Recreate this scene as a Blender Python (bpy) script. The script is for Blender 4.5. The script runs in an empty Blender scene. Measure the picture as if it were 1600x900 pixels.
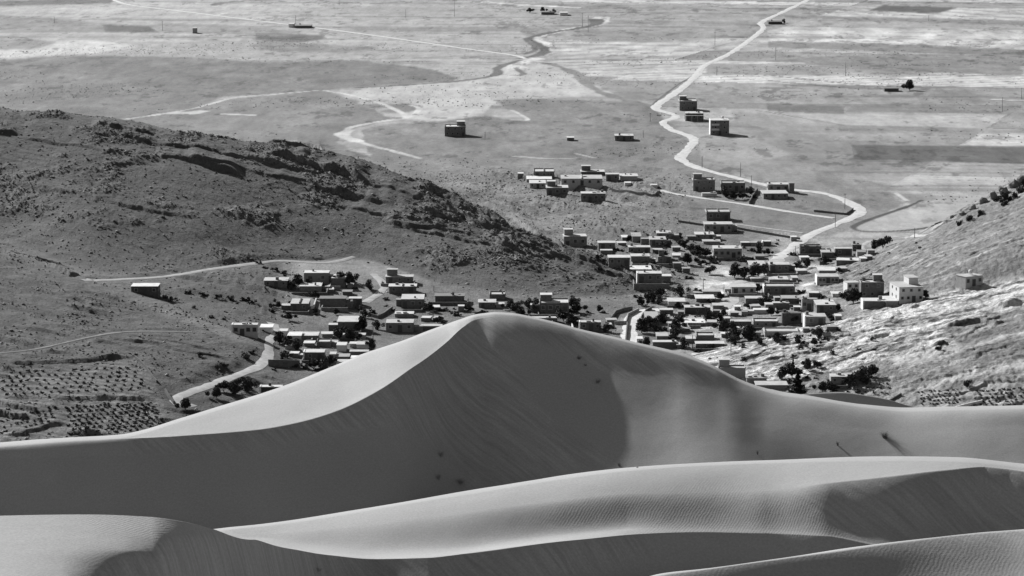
import bpy, math, random
import numpy as np
from mathutils import Vector
random.seed(7); rng = np.random.default_rng(11)
S = bpy.context.scene; COL = S.collection
R = math.radians
# ------------------------------------------------------------------ camera, sky, sun, exposure
H = 190.0; PITCH = R(9.65); T10 = math.tan(R(10))
cam = bpy.data.cameras.new('camera'); co = bpy.data.objects.new('camera', cam); COL.objects.link(co)
co.location = (0, 0, H); co.rotation_euler = (R(90) - PITCH, 0, 0)
cam.sensor_width = 36; cam.lens = 18 / T10; cam.clip_start = .5; cam.clip_end = 60000
S.camera = co
SUN_EL = R(27); SUN_BACK = R(52)          # the sun stands left of the view and beyond the village
sdir = Vector((-math.cos(SUN_EL) * math.cos(SUN_BACK), math.cos(SUN_EL) * math.sin(SUN_BACK), math.sin(SUN_EL)))
w = bpy.data.worlds.new('World'); S.world = w; w.use_nodes = True
nt = w.node_tree; nt.nodes.clear()
sky = nt.nodes.new('ShaderNodeTexSky'); sky.sky_type = 'NISHITA'; sky.sun_disc = False
sky.air_density = .7; sky.sun_elevation = SUN_EL; sky.sun_rotation = math.atan2(sdir.x, sdir.y)
bw = nt.nodes.new('ShaderNodeRGBToBW'); bg = nt.nodes.new('ShaderNodeBackground'); wo = nt.nodes.new('ShaderNodeOutputWorld')
bg.inputs[1].default_value = .064
nt.links.new(sky.outputs[0], bw.inputs[0]); nt.links.new(bw.outputs[0], bg.inputs[0]); nt.links.new(bg.outputs[0], wo.inputs[0])
sl = bpy.data.lights.new('sun', 'SUN'); sl.energy = 5; sl.angle = R(.53); so = bpy.data.objects.new('sun', sl); COL.objects.link(so)
so.rotation_euler = sdir.to_track_quat('Z', 'Y').to_euler(); so.location = (-300, 300, 600)
S.view_settings.view_transform = 'Standard'; S.view_settings.look = 'None'; S.view_settings.gamma = 1
S.view_settings.use_curve_mapping = False; S.view_settings.exposure = .8

# ------------------------------------------------------------------ camera geometry in numbers (photo is 1600 x 900)
CP, SP = math.cos(PITCH), math.sin(PITCH)
def m_of(py):
    yn = (450 - np.asarray(py, float)) / 800 * T10
    return (SP - yn * CP) / (CP + yn * SP)
def a_of(px, py):
    xn = (np.asarray(px, float) - 800) / 800 * T10; yn = (450 - np.asarray(py, float)) / 800 * T10
    return xn / (CP + yn * SP)
def proj(X, Y, Z):
    dz = Z - H; dep = Y * CP - dz * SP; up = Y * SP + dz * CP
    return 800 + X / dep / T10 * 800, 450 - up / dep / T10 * 800
def mpp(Y): return 2 * T10 * Y * 1.014 / 1600          # metres per photo pixel

# ------------------------------------------------------------------ noise
def _h(ix, iy, s):
    n = (ix.astype(np.int64) * 374761393 + iy.astype(np.int64) * 668265263 + s * 1442695041) & 0xffffffff
    n = ((n ^ (n >> 13)) * 1274126177) & 0xffffffff
    return ((n ^ (n >> 16)) & 0xffff) / 65535.0
def vn(x, y, s=0):
    x0 = np.floor(x); y0 = np.floor(y); fx = x - x0; fy = y - y0
    fx = fx * fx * (3 - 2 * fx); fy = fy * fy * (3 - 2 * fy)
    a = _h(x0, y0, s); b = _h(x0 + 1, y0, s); c = _h(x0, y0 + 1, s); d = _h(x0 + 1, y0 + 1, s)
    return (a * (1 - fx) + b * fx) * (1 - fy) + (c * (1 - fx) + d * fx) * fy
def fbm(x, y, o=4, s=0, g=.5):
    t = 0; am = 1; n = 0
    for i in range(o):
        t = t + am * (vn(x, y, s + i) * 2 - 1); n += am; am *= g; x = x * 2.03 + 17.1; y = y * 2.03 - 9.7
    return t / n
def sst(e0, e1, x):
    t = np.clip((x - e0) / (e1 - e0), 0, 1); return t * t * (3 - 2 * t)

def pchip(xk, yk, x):
    xk = np.asarray(xk, float); yk = np.asarray(yk, float)
    h = np.diff(xk); d = np.diff(yk) / h; m = np.zeros_like(yk)
    for i in range(1, len(xk) - 1):
        if d[i - 1] * d[i] > 0:
            w1 = 2 * h[i] + h[i - 1]; w2 = h[i] + 2 * h[i - 1]; m[i] = (w1 + w2) / (w1 / d[i - 1] + w2 / d[i])
    m[0] = d[0]; m[-1] = d[-1]
    x = np.clip(x, xk[0], xk[-1]); i = np.clip(np.searchsorted(xk, x) - 1, 0, len(h) - 1)
    t = (x - xk[i]) / h[i]
    return ((1 + 2 * t) * (1 - t) ** 2) * yk[i] + t * (1 - t) ** 2 * h[i] * m[i] + t * t * (3 - 2 * t) * yk[i + 1] + t * t * (t - 1) * h[i] * m[i + 1]
def keys(s, x):            # "px:val px:val ..." -> smooth curve over px
    p = [k.split(':') for k in s.split()]
    if len(p) == 1: return np.full_like(x, float(p[0][-1]))
    return pchip([float(k[0]) for k in p], [float(k[1]) for k in p], x)

def loft(Ys, Zs, ns, sharp, mode=None):
    """rows of a height sheet through control curves; Ys, Zs: curves x columns"""
    n = len(Ys); sec = [(Zs[i + 1] - Zs[i]) / np.maximum(Ys[i + 1] - Ys[i], 1e-3) for i in range(n - 1)]
    tl, tr = [None] * n, [None] * n
    for i in range(n):
        if i == 0: tl[i] = tr[i] = sec[0]; continue
        if i == n - 1: tl[i] = tr[i] = sec[-1]; continue
        a, b = sec[i - 1], sec[i]
        sm = np.where(a * b > 0, 2 * a * b / np.where(np.abs(a + b) < 1e-6, 1, a + b), 0)
        k = sharp.get(i, 0)
        tl[i] = sm * (1 - k) + a * k; tr[i] = sm * (1 - k) + b * k
    RY, RZ = [], []
    for i in range(n - 1):
        h = Ys[i + 1] - Ys[i]
        for j in range(ns[i] + (1 if i == n - 2 else 0)):
            t = j / ns[i]
            if mode and mode.get(i) == 'm':        # rows evenly spaced as the eye sees them
                m0 = (H - Zs[i]) / Ys[i]; m1 = (H - Zs[i + 1]) / Ys[i + 1]; m = m0 + (m1 - m0) * t
                zl = Zs[i] + (Zs[i + 1] - Zs[i]) * t; y = (H - zl) / m; t = np.clip((y - Ys[i]) / h, 0, 1)
            RY.append(Ys[i] + h * t)
            RZ.append((1 + 2 * t) * (1 - t) ** 2 * Zs[i] + t * (1 - t) ** 2 * h * tr[i] + t * t * (3 - 2 * t) * Zs[i + 1] + t * t * (t - 1) * h * tl[i + 1])
    return np.array(RY), np.array(RZ)

def blur(a, n):
    for ax in (0, 1):
        k = np.cumsum(np.pad(a, [(n + 1, n) if i == ax else (0, 0) for i in (0, 1)], mode='edge'), ax)
        a = (np.take(k, range(2 * n + 1, k.shape[ax]), ax) - np.take(k, range(0, k.shape[ax] - 2 * n - 1), ax)) / (2 * n + 1)
    return a
def grid_mesh(name, X, Y, Z, mat, attrs, skip=None):
    nr, nc = X.shape; me = bpy.data.meshes.new(name)
    v = np.stack([X, Y, Z], -1).reshape(-1, 3).astype(np.float32)
    i = (np.arange(nr - 1)[:, None] * nc + np.arange(nc - 1)[None, :])
    f = np.stack([i, i + 1, i + nc + 1, i + nc], -1).reshape(-1, 4).astype(np.int32)
    nf = len(f)
    me.vertices.add(len(v)); me.vertices.foreach_set('co', v.ravel())
    me.loops.add(nf * 4); me.loops.foreach_set('vertex_index', f.ravel())
    me.polygons.add(nf); me.polygons.foreach_set('loop_start', np.arange(0, nf * 4, 4, dtype=np.int32))
    me.polygons.foreach_set('use_smooth', np.ones(nf, bool))
    me.update(calc_edges=True)
    for k, a in attrs.items():
        at = me.attributes.new(k, 'FLOAT', 'POINT'); at.data.foreach_set('value', a.astype(np.float32).ravel())
    me.materials.append(mat); o = bpy.data.objects.new(name, me); COL.objects.link(o)
    return o

# ------------------------------------------------------------------ materials
class NB:
    def __init__(s, name, rough=.95, spec=.2):
        s.m = bpy.data.materials.new(name); s.m.use_nodes = True; s.t = s.m.node_tree
        s.b = s.t.nodes['Principled BSDF']; s.b.inputs['Roughness'].default_value = rough
        s.b.inputs['Specular IOR Level'].default_value = spec
        s.tc = s.t.nodes.new('ShaderNodeTexCoord')
    def n(s, t, **k):
        x = s.t.nodes.new(t)
        for a, b in k.items(): setattr(x, a, b)
        return x
    def l(s, a, b): s.t.links.new(a, b)
    def vec(s, scale=(1, 1, 1), rot=0, src='Object'):
        r0 = s.tc.outputs[src]
        if rot:
            m0 = s.n('ShaderNodeMapping'); m0.inputs['Rotation'].default_value = (0, 0, rot); s.l(r0, m0.inputs[0]); r0 = m0.outputs[0]
        mp = s.n('ShaderNodeMapping'); mp.inputs['Scale'].default_value = scale
        s.l(r0, mp.inputs[0]); return mp.outputs[0]
    def noise(s, vec, scale, det=4, rough=.55, dist=0):
        x = s.n('ShaderNodeTexNoise'); x.inputs['Scale'].default_value = scale; x.inputs['Detail'].default_value = det
        x.inputs['Roughness'].default_value = rough; x.inputs['Distortion'].default_value = dist; s.l(vec, x.inputs['Vector']); return x.outputs[0]
    def rng(s, v, a, b, c, d):
        x = s.n('ShaderNodeMapRange'); x.inputs[1].default_value = a; x.inputs[2].default_value = b; x.inputs[3].default_value = c; x.inputs[4].default_value = d
        s.l(v, x.inputs[0]); return x.outputs[0]
    def math(s, op, a, b=None):
        x = s.n('ShaderNodeMath', operation=op)
        for i, q in enumerate((a, b)):
            if q is None: continue
            if isinstance(q, (int, float)): x.inputs[i].default_value = q
            else: s.l(q, x.inputs[i])
        return x.outputs[0]
    def attr(s, k):
        x = s.n('ShaderNodeAttribute', attribute_name=k); return x.outputs['Fac']
    def bump(s, h, st, dist, prev=None):
        x = s.n('ShaderNodeBump'); x.inputs['Strength'].default_value = st; x.inputs['Distance'].default_value = dist; s.l(h, x.inputs['Height'])
        if prev is not None: s.l(prev, x.inputs['Normal'])
        return x.outputs[0]
    def out(s, col, nrm=None):
        s.l(col, s.b.inputs['Base Color'])
        if nrm is not None: s.l(nrm, s.b.inputs['Normal'])
        return s.m

def mat_terrain():
    b = NB('hillside_earth'); v = b.vec()
    tone = b.attr('tone'); rough = b.attr('rough')
    n1 = b.rng(b.noise(v, .035, 5, .6), .3, .7, .86, 1.14)
    n2 = b.rng(b.noise(v, .35, 5, .65), .3, .7, -1, 1)
    n3 = b.rng(b.noise(v, 1.3, 3, .7), .3, .7, -1, 1)
    k = b.math('ADD', b.math('MULTIPLY', n2, .5), b.math('MULTIPLY', n3, .5))
    k = b.math('MULTIPLY', k, b.math('ADD', b.math('MULTIPLY', rough, .55), .10))
    k = b.math('ADD', k, 1)
    c = b.math('MULTIPLY', b.math('MULTIPLY', tone, n1), k)
    c = b.math('MAXIMUM', c, .02)
    bp = b.noise(v, .9, 4, .7)
    h = b.math('MULTIPLY', bp, b.math('ADD', b.math('MULTIPLY', rough, 1.0), .12))
    return b.out(c, b.bump(h, .9, .9))
def mat_sand():
    b = NB('dune_sand', .9, .1); v = b.vec()
    rip = b.attr('ripple'); slip = b.attr('slip')
    wv = b.n('ShaderNodeTexWave', wave_type='BANDS', bands_direction='X', wave_profile='SIN')
    wv.inputs['Scale'].default_value = 2.3; wv.inputs['Distortion'].default_value = 6.0; wv.inputs['Detail'].default_value = 3
    wv.inputs['Detail Scale'].default_value = .55; wv.inputs['Detail Roughness'].default_value = .5
    b.l(b.vec((1, 1, 0), R(24)), wv.inputs['Vector'])
    hr = b.math('MULTIPLY', wv.outputs['Fac'], rip)
    nb = b.bump(hr, .32, .010)
    st = b.noise(b.vec((1.5, .1, .1), R(-48)), 2.6, 4, .6)
    nb = b.bump(b.math('MULTIPLY', st, slip), .45, .05, nb)
    gr = b.noise(v, 9, 3, .7); nb = b.bump(gr, .5, .02, nb)
    lg = b.noise(v, .25, 3, .5); nb = b.bump(lg, .3, .25, nb)
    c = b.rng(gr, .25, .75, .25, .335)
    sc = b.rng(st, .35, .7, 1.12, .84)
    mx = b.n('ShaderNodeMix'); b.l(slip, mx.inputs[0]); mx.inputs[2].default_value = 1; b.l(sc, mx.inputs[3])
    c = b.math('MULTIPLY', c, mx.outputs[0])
    c = b.math('MULTIPLY', c, b.rng(b.noise(v, .12, 3, .5), .3, .7, .95, 1.05))
    return b.out(c, nb)
_mc = {}
def mat(kind, t, rough=.9):
    t = round(t, 2); k = (kind, t)
    if k in _mc: return _mc[k]
    b = NB(f'{kind}_grey_{int(t*100)}', rough)
    v = b.vec()
    if kind == 'stone':
        br = b.n('ShaderNodeTexVoronoi'); br.inputs['Scale'].default_value = 1.6; b.l(v, br.inputs['Vector'])
        a = b.rng(br.outputs['Color'], 0, 1, .78, 1.18); n = b.rng(b.noise(v, .8, 5, .6), .3, .7, .82, 1.16)
        c = b.math('MULTIPLY', b.math('MULTIPLY', a, n), t); m = b.out(c, b.bump(br.outputs['Distance'], .5, .08))
    elif kind == 'roof':
        n = b.rng(b.noise(v, .45, 5, .65), .3, .7, .8, 1.14); n2 = b.rng(b.noise(v, 3, 3, .6), .3, .7, .93, 1.06)
        m = b.out(b.math('MULTIPLY', b.math('MULTIPLY', n, n2), t), b.bump(b.noise(v, 2, 3), .3, .05))
    elif kind == 'leaf':
        n = b.rng(b.noise(v, .9, 3, .6), .3, .7, .6, 1.4); m = b.out(b.math('MULTIPLY', n, t))
    elif kind == 'road':
        n = b.rng(b.noise(v, .3, 5, .7), .3, .7, .72, 1.2); n2 = b.rng(b.noise(v, 1.4, 3, .6), .3, .7, .92, 1.07)
        m = b.out(b.math('MULTIPLY', b.math('MULTIPLY', n, n2), t), b.bump(b.noise(v, 1, 4), .5, .15))
    elif kind == 'glass':
        n = b.rng(b.noise(v, .5, 1), .3, .7, .8, 1.2); m = b.out(b.math('MULTIPLY', n, t)); b.b.inputs['Roughness'].default_value = .25; b.b.inputs['Specular IOR Level'].default_value = .5
    else:
        n = b.rng(b.noise(v, 1.1, 5, .65), .3, .7, .86, 1.12); m = b.out(b.math('MULTIPLY', n, t), b.bump(b.noise(v, 3, 3), .25, .03))
    _mc[k] = m; return m

# ------------------------------------------------------------------ TERRAIN
pxf = np.concatenate([np.linspace(-3200, -600, 28)[:-1], np.linspace(-600, -70, 60)[:-1], np.linspace(-70, 1670, 1160), np.linspace(1670, 2200, 60)[1:], np.linspace(2200, 4800, 28)[1:]])
A = a_of(pxf, 450)
def curve_z(spec):          # "px,py,z ..." -> Y(col), Z(col)
    p = [tuple(map(float, k.split(','))) for k in spec.split()]
    a = [a_of(q[0], q[1]) for q in p]; Y = [(H - q[2]) / m_of(q[1]) for q in p]
    return pchip(a, Y, A), pchip(a, [q[2] for q in p], A)
c1 = curve_z('-600,740,6 0,705,5 200,692,4 300,662,3 420,620,2 600,600,0 1000,620,0 1200,640,0 1400,655,0 1600,655,2 2200,660,6')
c2 = curve_z('-600,550,18 0,565,12.5 250,560,8.5 420,572,3 600,545,0 1000,560,0 1100,592,.6 1300,590,3.5 1450,575,7.5 1600,560,11 2200,540,22')
c3 = curve_z('-600,280,40 -200,350,27 0,388,20 150,440,12.5 260,474,9 330,508,7.5 400,538,5 440,545,2 600,520,0 1000,530,0 1080,545,1 1150,545,3 1300,513,7.5 1450,474,12.5 1530,456,15.5 1600,441,19 2200,340,44')
def shift(c, dy, fz): return c[0] + dy, fz(c[1])
c4 = shift(c3, 22, lambda z: z * .78)
c5 = curve_z('-600,330,26 0,379,14.5 150,430,9.5 300,428,6.5 550,410,5 700,450,1.5 900,468,0 1050,462,0 1200,458,0 1300,452,2.5 1450,420,13 1600,385,22.5 2200,290,50')
c7 = curve_z('-600,130,70 0,170,50 100,178,48 200,190,45.5 330,215,41 480,232,37 600,265,31 700,305,23 800,355,14.5 880,386,8.5 950,413,5 1000,438,2.4 1060,455,.5 1150,445,0 1250,430,.5 1340,405,4.5 1420,372,10.5 1500,330,19 1560,297,26 1600,274,31 2200,150,70')
c4 = (np.minimum(c4[0], (c3[0] + c5[0]) / 2), c4[1])
c6 = (c5[0] * .5 + c7[0] * .5, c5[1] * .53 + c7[1] * .47)
c8 = (c7[0] + 3.0 * c7[1] + 30, c7[1] * 0)
ones = np.ones_like(A)
Ys = [ones * 180, ones * 560, c1[0], c2[0], c3[0], c4[0], c5[0], c6[0], c7[0], c8[0], ones * 1520, ones * 2850, ones * 5000, ones * 30000]
Zs = [ones * -10, ones * -3, c1[1], c2[1], c3[1], c4[1], c5[1], c6[1], c7[1], c8[1], ones * 0, ones * 0, ones * 4, ones * 250]
for i in range(1, len(Ys)): Ys[i] = np.maximum(Ys[i], Ys[i - 1] + 2)
TY, TZ = loft(Ys, Zs, [6, 10, 90, 120, 16, 34, 84, 120, 40, 120, 230, 16, 8], {4: .3, 8: .3}, {2: 'm', 3: 'm', 10: 'm', 9: 'm'})
TX = A[None, :] * TY
PX, PY = proj(TX, TY, TZ)
zbase = TZ.copy()
FARK = sst(1450, 1250, TY)            # 1 near, 0 on the plain
ridge = np.interp(A, a_of(np.array([-600, 600, 1000, 1100, 1600, 2200]), 300), [1, 1, 1, 0, 0, 0])[None, :] * np.ones_like(TX)
lefthill = ridge * sst(c5[0][None, :] - 5, c5[0][None, :] + 25, TY) * (TY < c8[0][None, :])
spur2 = sst(560, 680, PX) * sst(1130, 1000, PX) * sst(255, 285, PY) * (TY > c8[0][None, :] - 40)
righthill = sst(1080, 1200, PX) * sst(0.3, 2.5, zbase)
fore = sst(480, 380, PX) * sst(c5[0][None, :] + 10, c5[0][None, :] - 10, TY)
# broad relief
relief = fbm(TX / 60, TY / 60, 4, 3) * (2.2 * lefthill + 1.6 * righthill + 1.4 * fore + .8 * spur2)
# rock strata: each bed breaks off towards the camera
def strata(kx, per, s, jag=1.0):
    f = (TY + kx * TX + 9 * jag * fbm(TX / 22, TY / 22, 4, s)) / per
    fr = f - np.floor(f); hgt = _h(np.floor(f), np.floor(f) * 0, s)
    return np.where(fr < .16, fr / .16, 1 - (fr - .16) / .84) * (.3 + hgt)
rk = sst(.0, .5, fbm(TX / 26, TY / 22, 5, 21, .6) + .32 * lefthill * sst(80, 420, PX) * np.exp(-((TY - c7[0][None, :]) / 60.) ** 2) - .02)
st1 = strata(.9, 6, 35, 1.0) * lefthill * .22 + strata(.95, 7, 31, 1.6) * rk * lefthill * .6 + strata(.8, 3.3, 33, 1.2) * rk * lefthill * .7
st2 = strata(1.5, 17, 37) * sst(-.25, .2, fbm(TX / 50, TY / 40, 3, 41)) * spur2 * 2.1
st3 = strata(-.45, 8, 43, 1.8) * sst(-.3, .3, fbm(TX / 20, TY / 16, 4, 47)) * righthill * .55
st4 = strata(.5, 12, 53) * sst(.0, .4, fbm(TX / 30, TY / 25, 3, 57)) * fore * 1.3
fine = (fbm(TX / 7, TY / 7, 3, 61)) * (.8 * lefthill * (.3 + .6 * rk) + .8 * righthill + .45 * spur2 + .35 * fore)
fine = fine + .75 * np.abs(fbm(TX / 2.6, TY / 3.4, 3, 63)) * (lefthill * (.25 + .8 * rk) + .95 * righthill + .4 * spur2 + .35 * fore)
gul = 0
DZ = relief + st1 + st2 + st3 + st4 + fine
# single cliffs and terrace banks: drawn as lines on the ground, each a step that faces the camera
def ledge(pts, h, back=22, soft=1.2, s=5, jag=3.0, kf=.42):
    global DZ
    p = [hitb(*q) for q in pts]; a = np.array([q[0] / q[1] for q in p]); y = np.array([q[1] for q in p])
    o = np.argsort(a); yl = np.interp(A, a[o], y[o]); wd = sst(a.min(), a.min() + .12 * (a.max() - a.min()) + .003, A) * sst(a.max(), a.max() - .12 * (a.max() - a.min()) - .003, A)
    d = TY - yl[None, :] + jag * fbm(TX / 9, TY / 14, 3, s)
    hh = kf * h * (.35 + .8 * vn(TX / 13, TY / 40, s + 3) + .5 * vn(TX / 3.5, TY / 12, s + 4))
    DZ = DZ + hh * wd[None, :] * np.where(d < 0, 0, np.where(d < soft, d / soft, np.exp(-(d - soft) / back)))
def hit_col(a, m, Zg):
    j = np.interp(a, A, np.arange(len(A))); j0 = int(min(max(j, 0), len(A) - 2)); f = j - j0
    y = TY[:, j0] * (1 - f) + TY[:, j0 + 1] * f; z = Zg[:, j0] * (1 - f) + Zg[:, j0 + 1] * f
    k = z - (H - m * y); i = 20
    idx = np.nonzero(k[i:] >= 0)[0]
    if len(idx) == 0: return (a * y[-1], y[-1], z[-1])
    i = i + idx[0]; t = k[i - 1] / (k[i - 1] - k[i]) if k[i] != k[i - 1] else 0
    yy = y[i - 1] + t * (y[i] - y[i - 1]); return (a * yy, yy, z[i - 1] + t * (z[i] - z[i - 1]))
def hitb(px, py): return hit_col(float(a_of(px, py)), float(m_of(py)), zbase)
for L in [([(150,205),(260,226),(380,248),(520,270)], 3.2), ([(230,240),(360,262),(480,285),(600,318)], 2.6), ([(560,285),(680,318),(800,368),(900,405)], 3.6), ([(520,320),(640,345),(760,375),(860,410)], 2.8), ([(600,352),(720,372),(820,400)], 2.6), ([(700,330),(800,372),(960,428)], 3.0), ([(20,215),(140,232),(250,262)], 2.2), ([(0,285),(90,300),(200,325),(330,345)], 1.8), ([(820,385),(900,412),(1010,445)], 3.0),
          ([(285,243),(330,258),(385,276)], 6), ([(410,238),(470,250),(530,268),(585,292)], 9), 
          ([(640,292),(690,308),(740,330),(800,360)], 5), ([(690,310),(745,335),(800,362)], 6), ([(500,295),(545,305),(575,312)], 4.5), ([(560,310),(590,318),(625,326)], 3.5),
          ([(140,192),(190,200),(250,212)], 4), ([(780,330),(830,365),(880,395),(950,420)], 4), ([(590,345),(640,355),(700,362)], 4), ([(650,330),(690,338),(730,352)], 4), ([(-40,205),(10,206),(40,214)], 4),
          ([(0,262),(30,290),(90,297)], 2), ([(350,215),(420,225),(500,236)], 3), ([(440,222),(500,234),(560,252),(620,272)], 4)]:
    ledge(L[0], L[1], back=26, s=int(L[0][0][0]) + 7)
for pts, h in [([(0,571),(100,568),(190,562),(215,560)], 2.2), ([(0,624),(50,622),(90,626),(250,628)], 1.6), ([(0,690),(40,682),(80,665),(110,660)], 2.0), ([(55,402),(75,412),(110,430),(165,436)], 2.2),
               ([(190,437),(300,430),(400,411),(450,407),(530,406)], 1.6), ([(1470,512),(1500,508),(1530,502),(1570,508)], 3.2), ([(1545,476),(1570,480),(1600,474)], 2.6), ([(1330,532),(1370,528),(1400,520)], 1.8), ([(1230,556),(1290,548),(1320,540)], 1.6), ([(1180,566),(1210,561),(1235,556)], 1.4), ([(1450,545),(1475,540),(1490,530)], 2.5),
               ([(820,312),(880,325),(917,335)], 3), ([(930,335),(980,350),(1010,358)], 2.0), ([(1150,352),(1200,364),(1300,378)], 1.2)]:
    ledge(pts, h, back=14, soft=.8, s=int(pts[0][1]), jag=.8, kf=.5)
# tracks and house plots are levelled
ROADS = [
 ('dirt_road', 5.8, .46, [(1275,-8),(1262,0),(1225,18),(1190,35),(1193,44),(1175,60),(1140,84),(1100,103),(1088,118),(1060,142),(1024,168),(1050,178),(1056,184),(1036,191),(1050,203),(1084,217),(1073,235),(1063,248),(1090,262),(1150,278),(1200,290),(1245,297),(1290,303),(1328,317),(1345,332),(1320,345),(1270,365),(1250,378),(1232,392),(1215,405)], 'wide pale dirt road winding from the village up across the plain'),
 ('dirt_road', 4.2, .48, [(160,-10),(178,0),(205,8),(280,17),(400,32),(560,52),(720,75),(800,86),(822,92)], 'long straight pale road crossing the upper left of the plain'),
 ('track', 2.4, .42, [(832,95),(860,98),(960,106),(1040,112),(1090,116)], 'thin pale track linking the river crossing to the dirt road'),
 ('dirt_road', 3.8, .44, [(1030,297),(1050,302),(1100,310),(1180,322),(1240,332),(1304,341)], 'straight pale lane running below the garden compound'),
 ('track', 1.6, .36, [(1150,350),(1200,357),(1255,364)], 'thin pale lane meeting the road above the village'),
 ('track', 3.2, .30, [(128,438),(160,438),(200,436),(260,432),(330,420),(400,411),(440,407),(500,411),(530,408),(553,401)], 'hillside track under the big dark ridge'),
 ('track', 3.6, .33, [(583,428),(597,440),(600,450),(588,462),(570,473)], 'short curved track beside the house with the rooftop room'),
 ('dirt_road', 3.8, .38, [(425,505),(432,520),(422,532),(420,548),(416,562),(400,575),(370,586),(330,602),(290,616),(272,627),(285,636),(300,632)], 'pale track bending around the hillside down to the terraces'),
 ('track', 1.3, .24, [(-60,556),(0,552),(60,545),(150,525),(210,518),(300,519)], 'thin footpath line above the orchard terraces'),
 ('paved_lane', 6.0, .52, [(985,560),(983,530),(984,508),(993,493),(1012,485),(1030,484)], 'smooth pale curved lane between low walls beside the dune'),
 ('dirt_road', 3.0, .36, [(1448,368),(1400,370),(1362,377),(1348,384),(1350,394)], 'pale lane curving behind the right hill foot'),
 ('dirt_road', 6.0, .36, [(1215,405),(1195,425),(1150,445),(1142,470),(1128,482)], 'dusty street running through the village middle'),
]
def poly_dist(pts_w, X, Y, R_):
    d = np.full(X.shape, 1e9)
    for (x0, y0), (x1, y1) in zip(pts_w[:-1], pts_w[1:]):
        b = (X > min(x0, x1) - R_) & (X < max(x0, x1) + R_) & (Y > min(y0, y1) - R_) & (Y < max(y0, y1) + R_)
        if not b.any(): continue
        xs, ys = X[b], Y[b]; L = (x1 - x0) ** 2 + (y1 - y0) ** 2 + 1e-9
        t = np.clip(((xs - x0) * (x1 - x0) + (ys - y0) * (y1 - y0)) / L, 0, 1)
        d[b] = np.minimum(d[b], np.hypot(xs - x0 - t * (x1 - x0), ys - y0 - t * (y1 - y0)))
    return d
def smooth_poly(p, n=6):
    p = np.array(p, float); q = np.vstack([2 * p[0] - p[1], p, 2 * p[-1] - p[-2]]); out = []
    for i in range(1, len(q) - 2):
        for j in range(n):
            t = j / n; a, b, c, d = q[i - 1], q[i], q[i + 1], q[i + 2]
            out.append(.5 * ((2 * b) + (-a + c) * t + (2 * a - 5 * b + 4 * c - d) * t * t + (-a + 3 * b - 3 * c + d) * t ** 3))
    out.append(p[-1]); return np.array(out)
roadw = []
for nm, wd, tn, pts, lab in ROADS:
    wpts = [hitb(*q)[:2] for q in smooth_poly(pts, 5)]
    roadw.append(wpts); d = poly_dist(wpts, TX, TY, wd / 2 + 8)
    DZ = DZ * sst(wd / 2 + .6, wd / 2 + 6, d)
DZ = DZ - blur(DZ, 22) * (.9 * lefthill + .5 * righthill)
TZ = zbase + DZ
def hit(px, py): return hit_col(float(a_of(px, py)), float(m_of(py)), TZ)
def zt(x, y):
    a = x / y; j = np.interp(a, A, np.arange(len(A))); j0 = int(min(max(j, 0), len(A) - 2)); f = j - j0
    return np.interp(y, TY[:, j0], TZ[:, j0]) * (1 - f) + np.interp(y, TY[:, j0 + 1], TZ[:, j0 + 1]) * f

# ---- ground colours (own colour of soil, stubble, scrub and rock)
PX, PY = proj(TX, TY, zbase)
wob = np.clip((PY - 0) / 250, .15, 1.2)
QX = PX + 11 * fbm(TX / 24, TY / 24, 4, 71); QY = PY + 3.2 * wob * fbm(TX / 24, TY / 24, 4, 72)
tone = .262 + .03 * sst(700, 1000, PX) + .045 * fbm(TX / 260, TY / 120, 4, 73) + .035 * fbm(TX / 40, TY / 260, 4, 74) 
# long strips of different stubble on the plain
strip = _h(np.floor((TY + .10 * TX + 10 * fbm(TX / 200, TY / 200, 2, 75)) / 46), np.floor((TX + .5 * TY) / 330), 9)
wx_ = 2.5 * fbm(TX / 60, TY / 60, 3, 175); fu = TX * .2 + TY + wx_; fv = TX - .35 * TY + wx_
cv = np.floor(fv / 310); wdt = 24 + 60 * _h(cv, cv * 0, 171); row = np.floor(fu / wdt); fr2 = fu / wdt - row
patch = _h(row, cv, 172); edge = (fr2 < 2.2 / wdt) | ((fv / 310 - cv) < 2.0 / 310)
onr = sst(820, 900, QX) * (PY < 330) * sst(1400, 1500, TY)
tone = tone * (1 + onr * (.8 * patch - .42)) * (1 - .22 * onr * edge * (vn(TX / 30, TY / 30, 176) > .35))
tone = tone * (1 + onr * .16 * np.sin(fu * 2 * np.pi / 7.5) * (patch > .45))
tone = tone * np.where(PY < 330, .93 + .14 * strip, 1)
tone = tone + .007 * fbm(TX / 110, (TY + .08 * TX) / 10, 3, 76) + .03 * fbm(TX / 42, (TY - .5 * TX) / 40, 5, 79, .65)
thin = fbm(TX / 260, (TY + .1 * TX + 6 * fbm(TX / 90, TY / 90, 2, 60)) / 16, 2, 64); tone = tone * (1 - .25 * sst(.40, .42, thin)) * (1 + .1 * sst(-.42, -.44, thin))
rough = .30 + .25 * fbm(TX / 80, TY / 60, 3, 177)
def pip(poly, X, Y):
    p = np.array(poly, float); inside = np.zeros(X.shape, bool)
    b = (X > p[:, 0].min() - 1) & (X < p[:, 0].max() + 1) & (Y > p[:, 1].min() - 1) & (Y < p[:, 1].max() + 1)
    xs, ys = X[b], Y[b]; r = np.zeros(xs.shape, bool); j = len(p) - 1
    for i in range(len(p)):
        xi, yi = p[i]; xj, yj = p[j]
        if yi != yj: r ^= ((yi > ys) != (yj > ys)) & (xs < (xj - xi) * (ys - yi) / (yj - yi) + xi)
        j = i
    inside[b] = r; return inside
plainmask = TY > c8[0][None, :] - 60
def paint(w, t, r, soft=0):
    global tone, rough
    w = w.astype(np.float64)
    if soft: w = blur(w, soft)
    tone = tone * (1 - w) + t * w; rough = rough * (1 - w) + r * w
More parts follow.
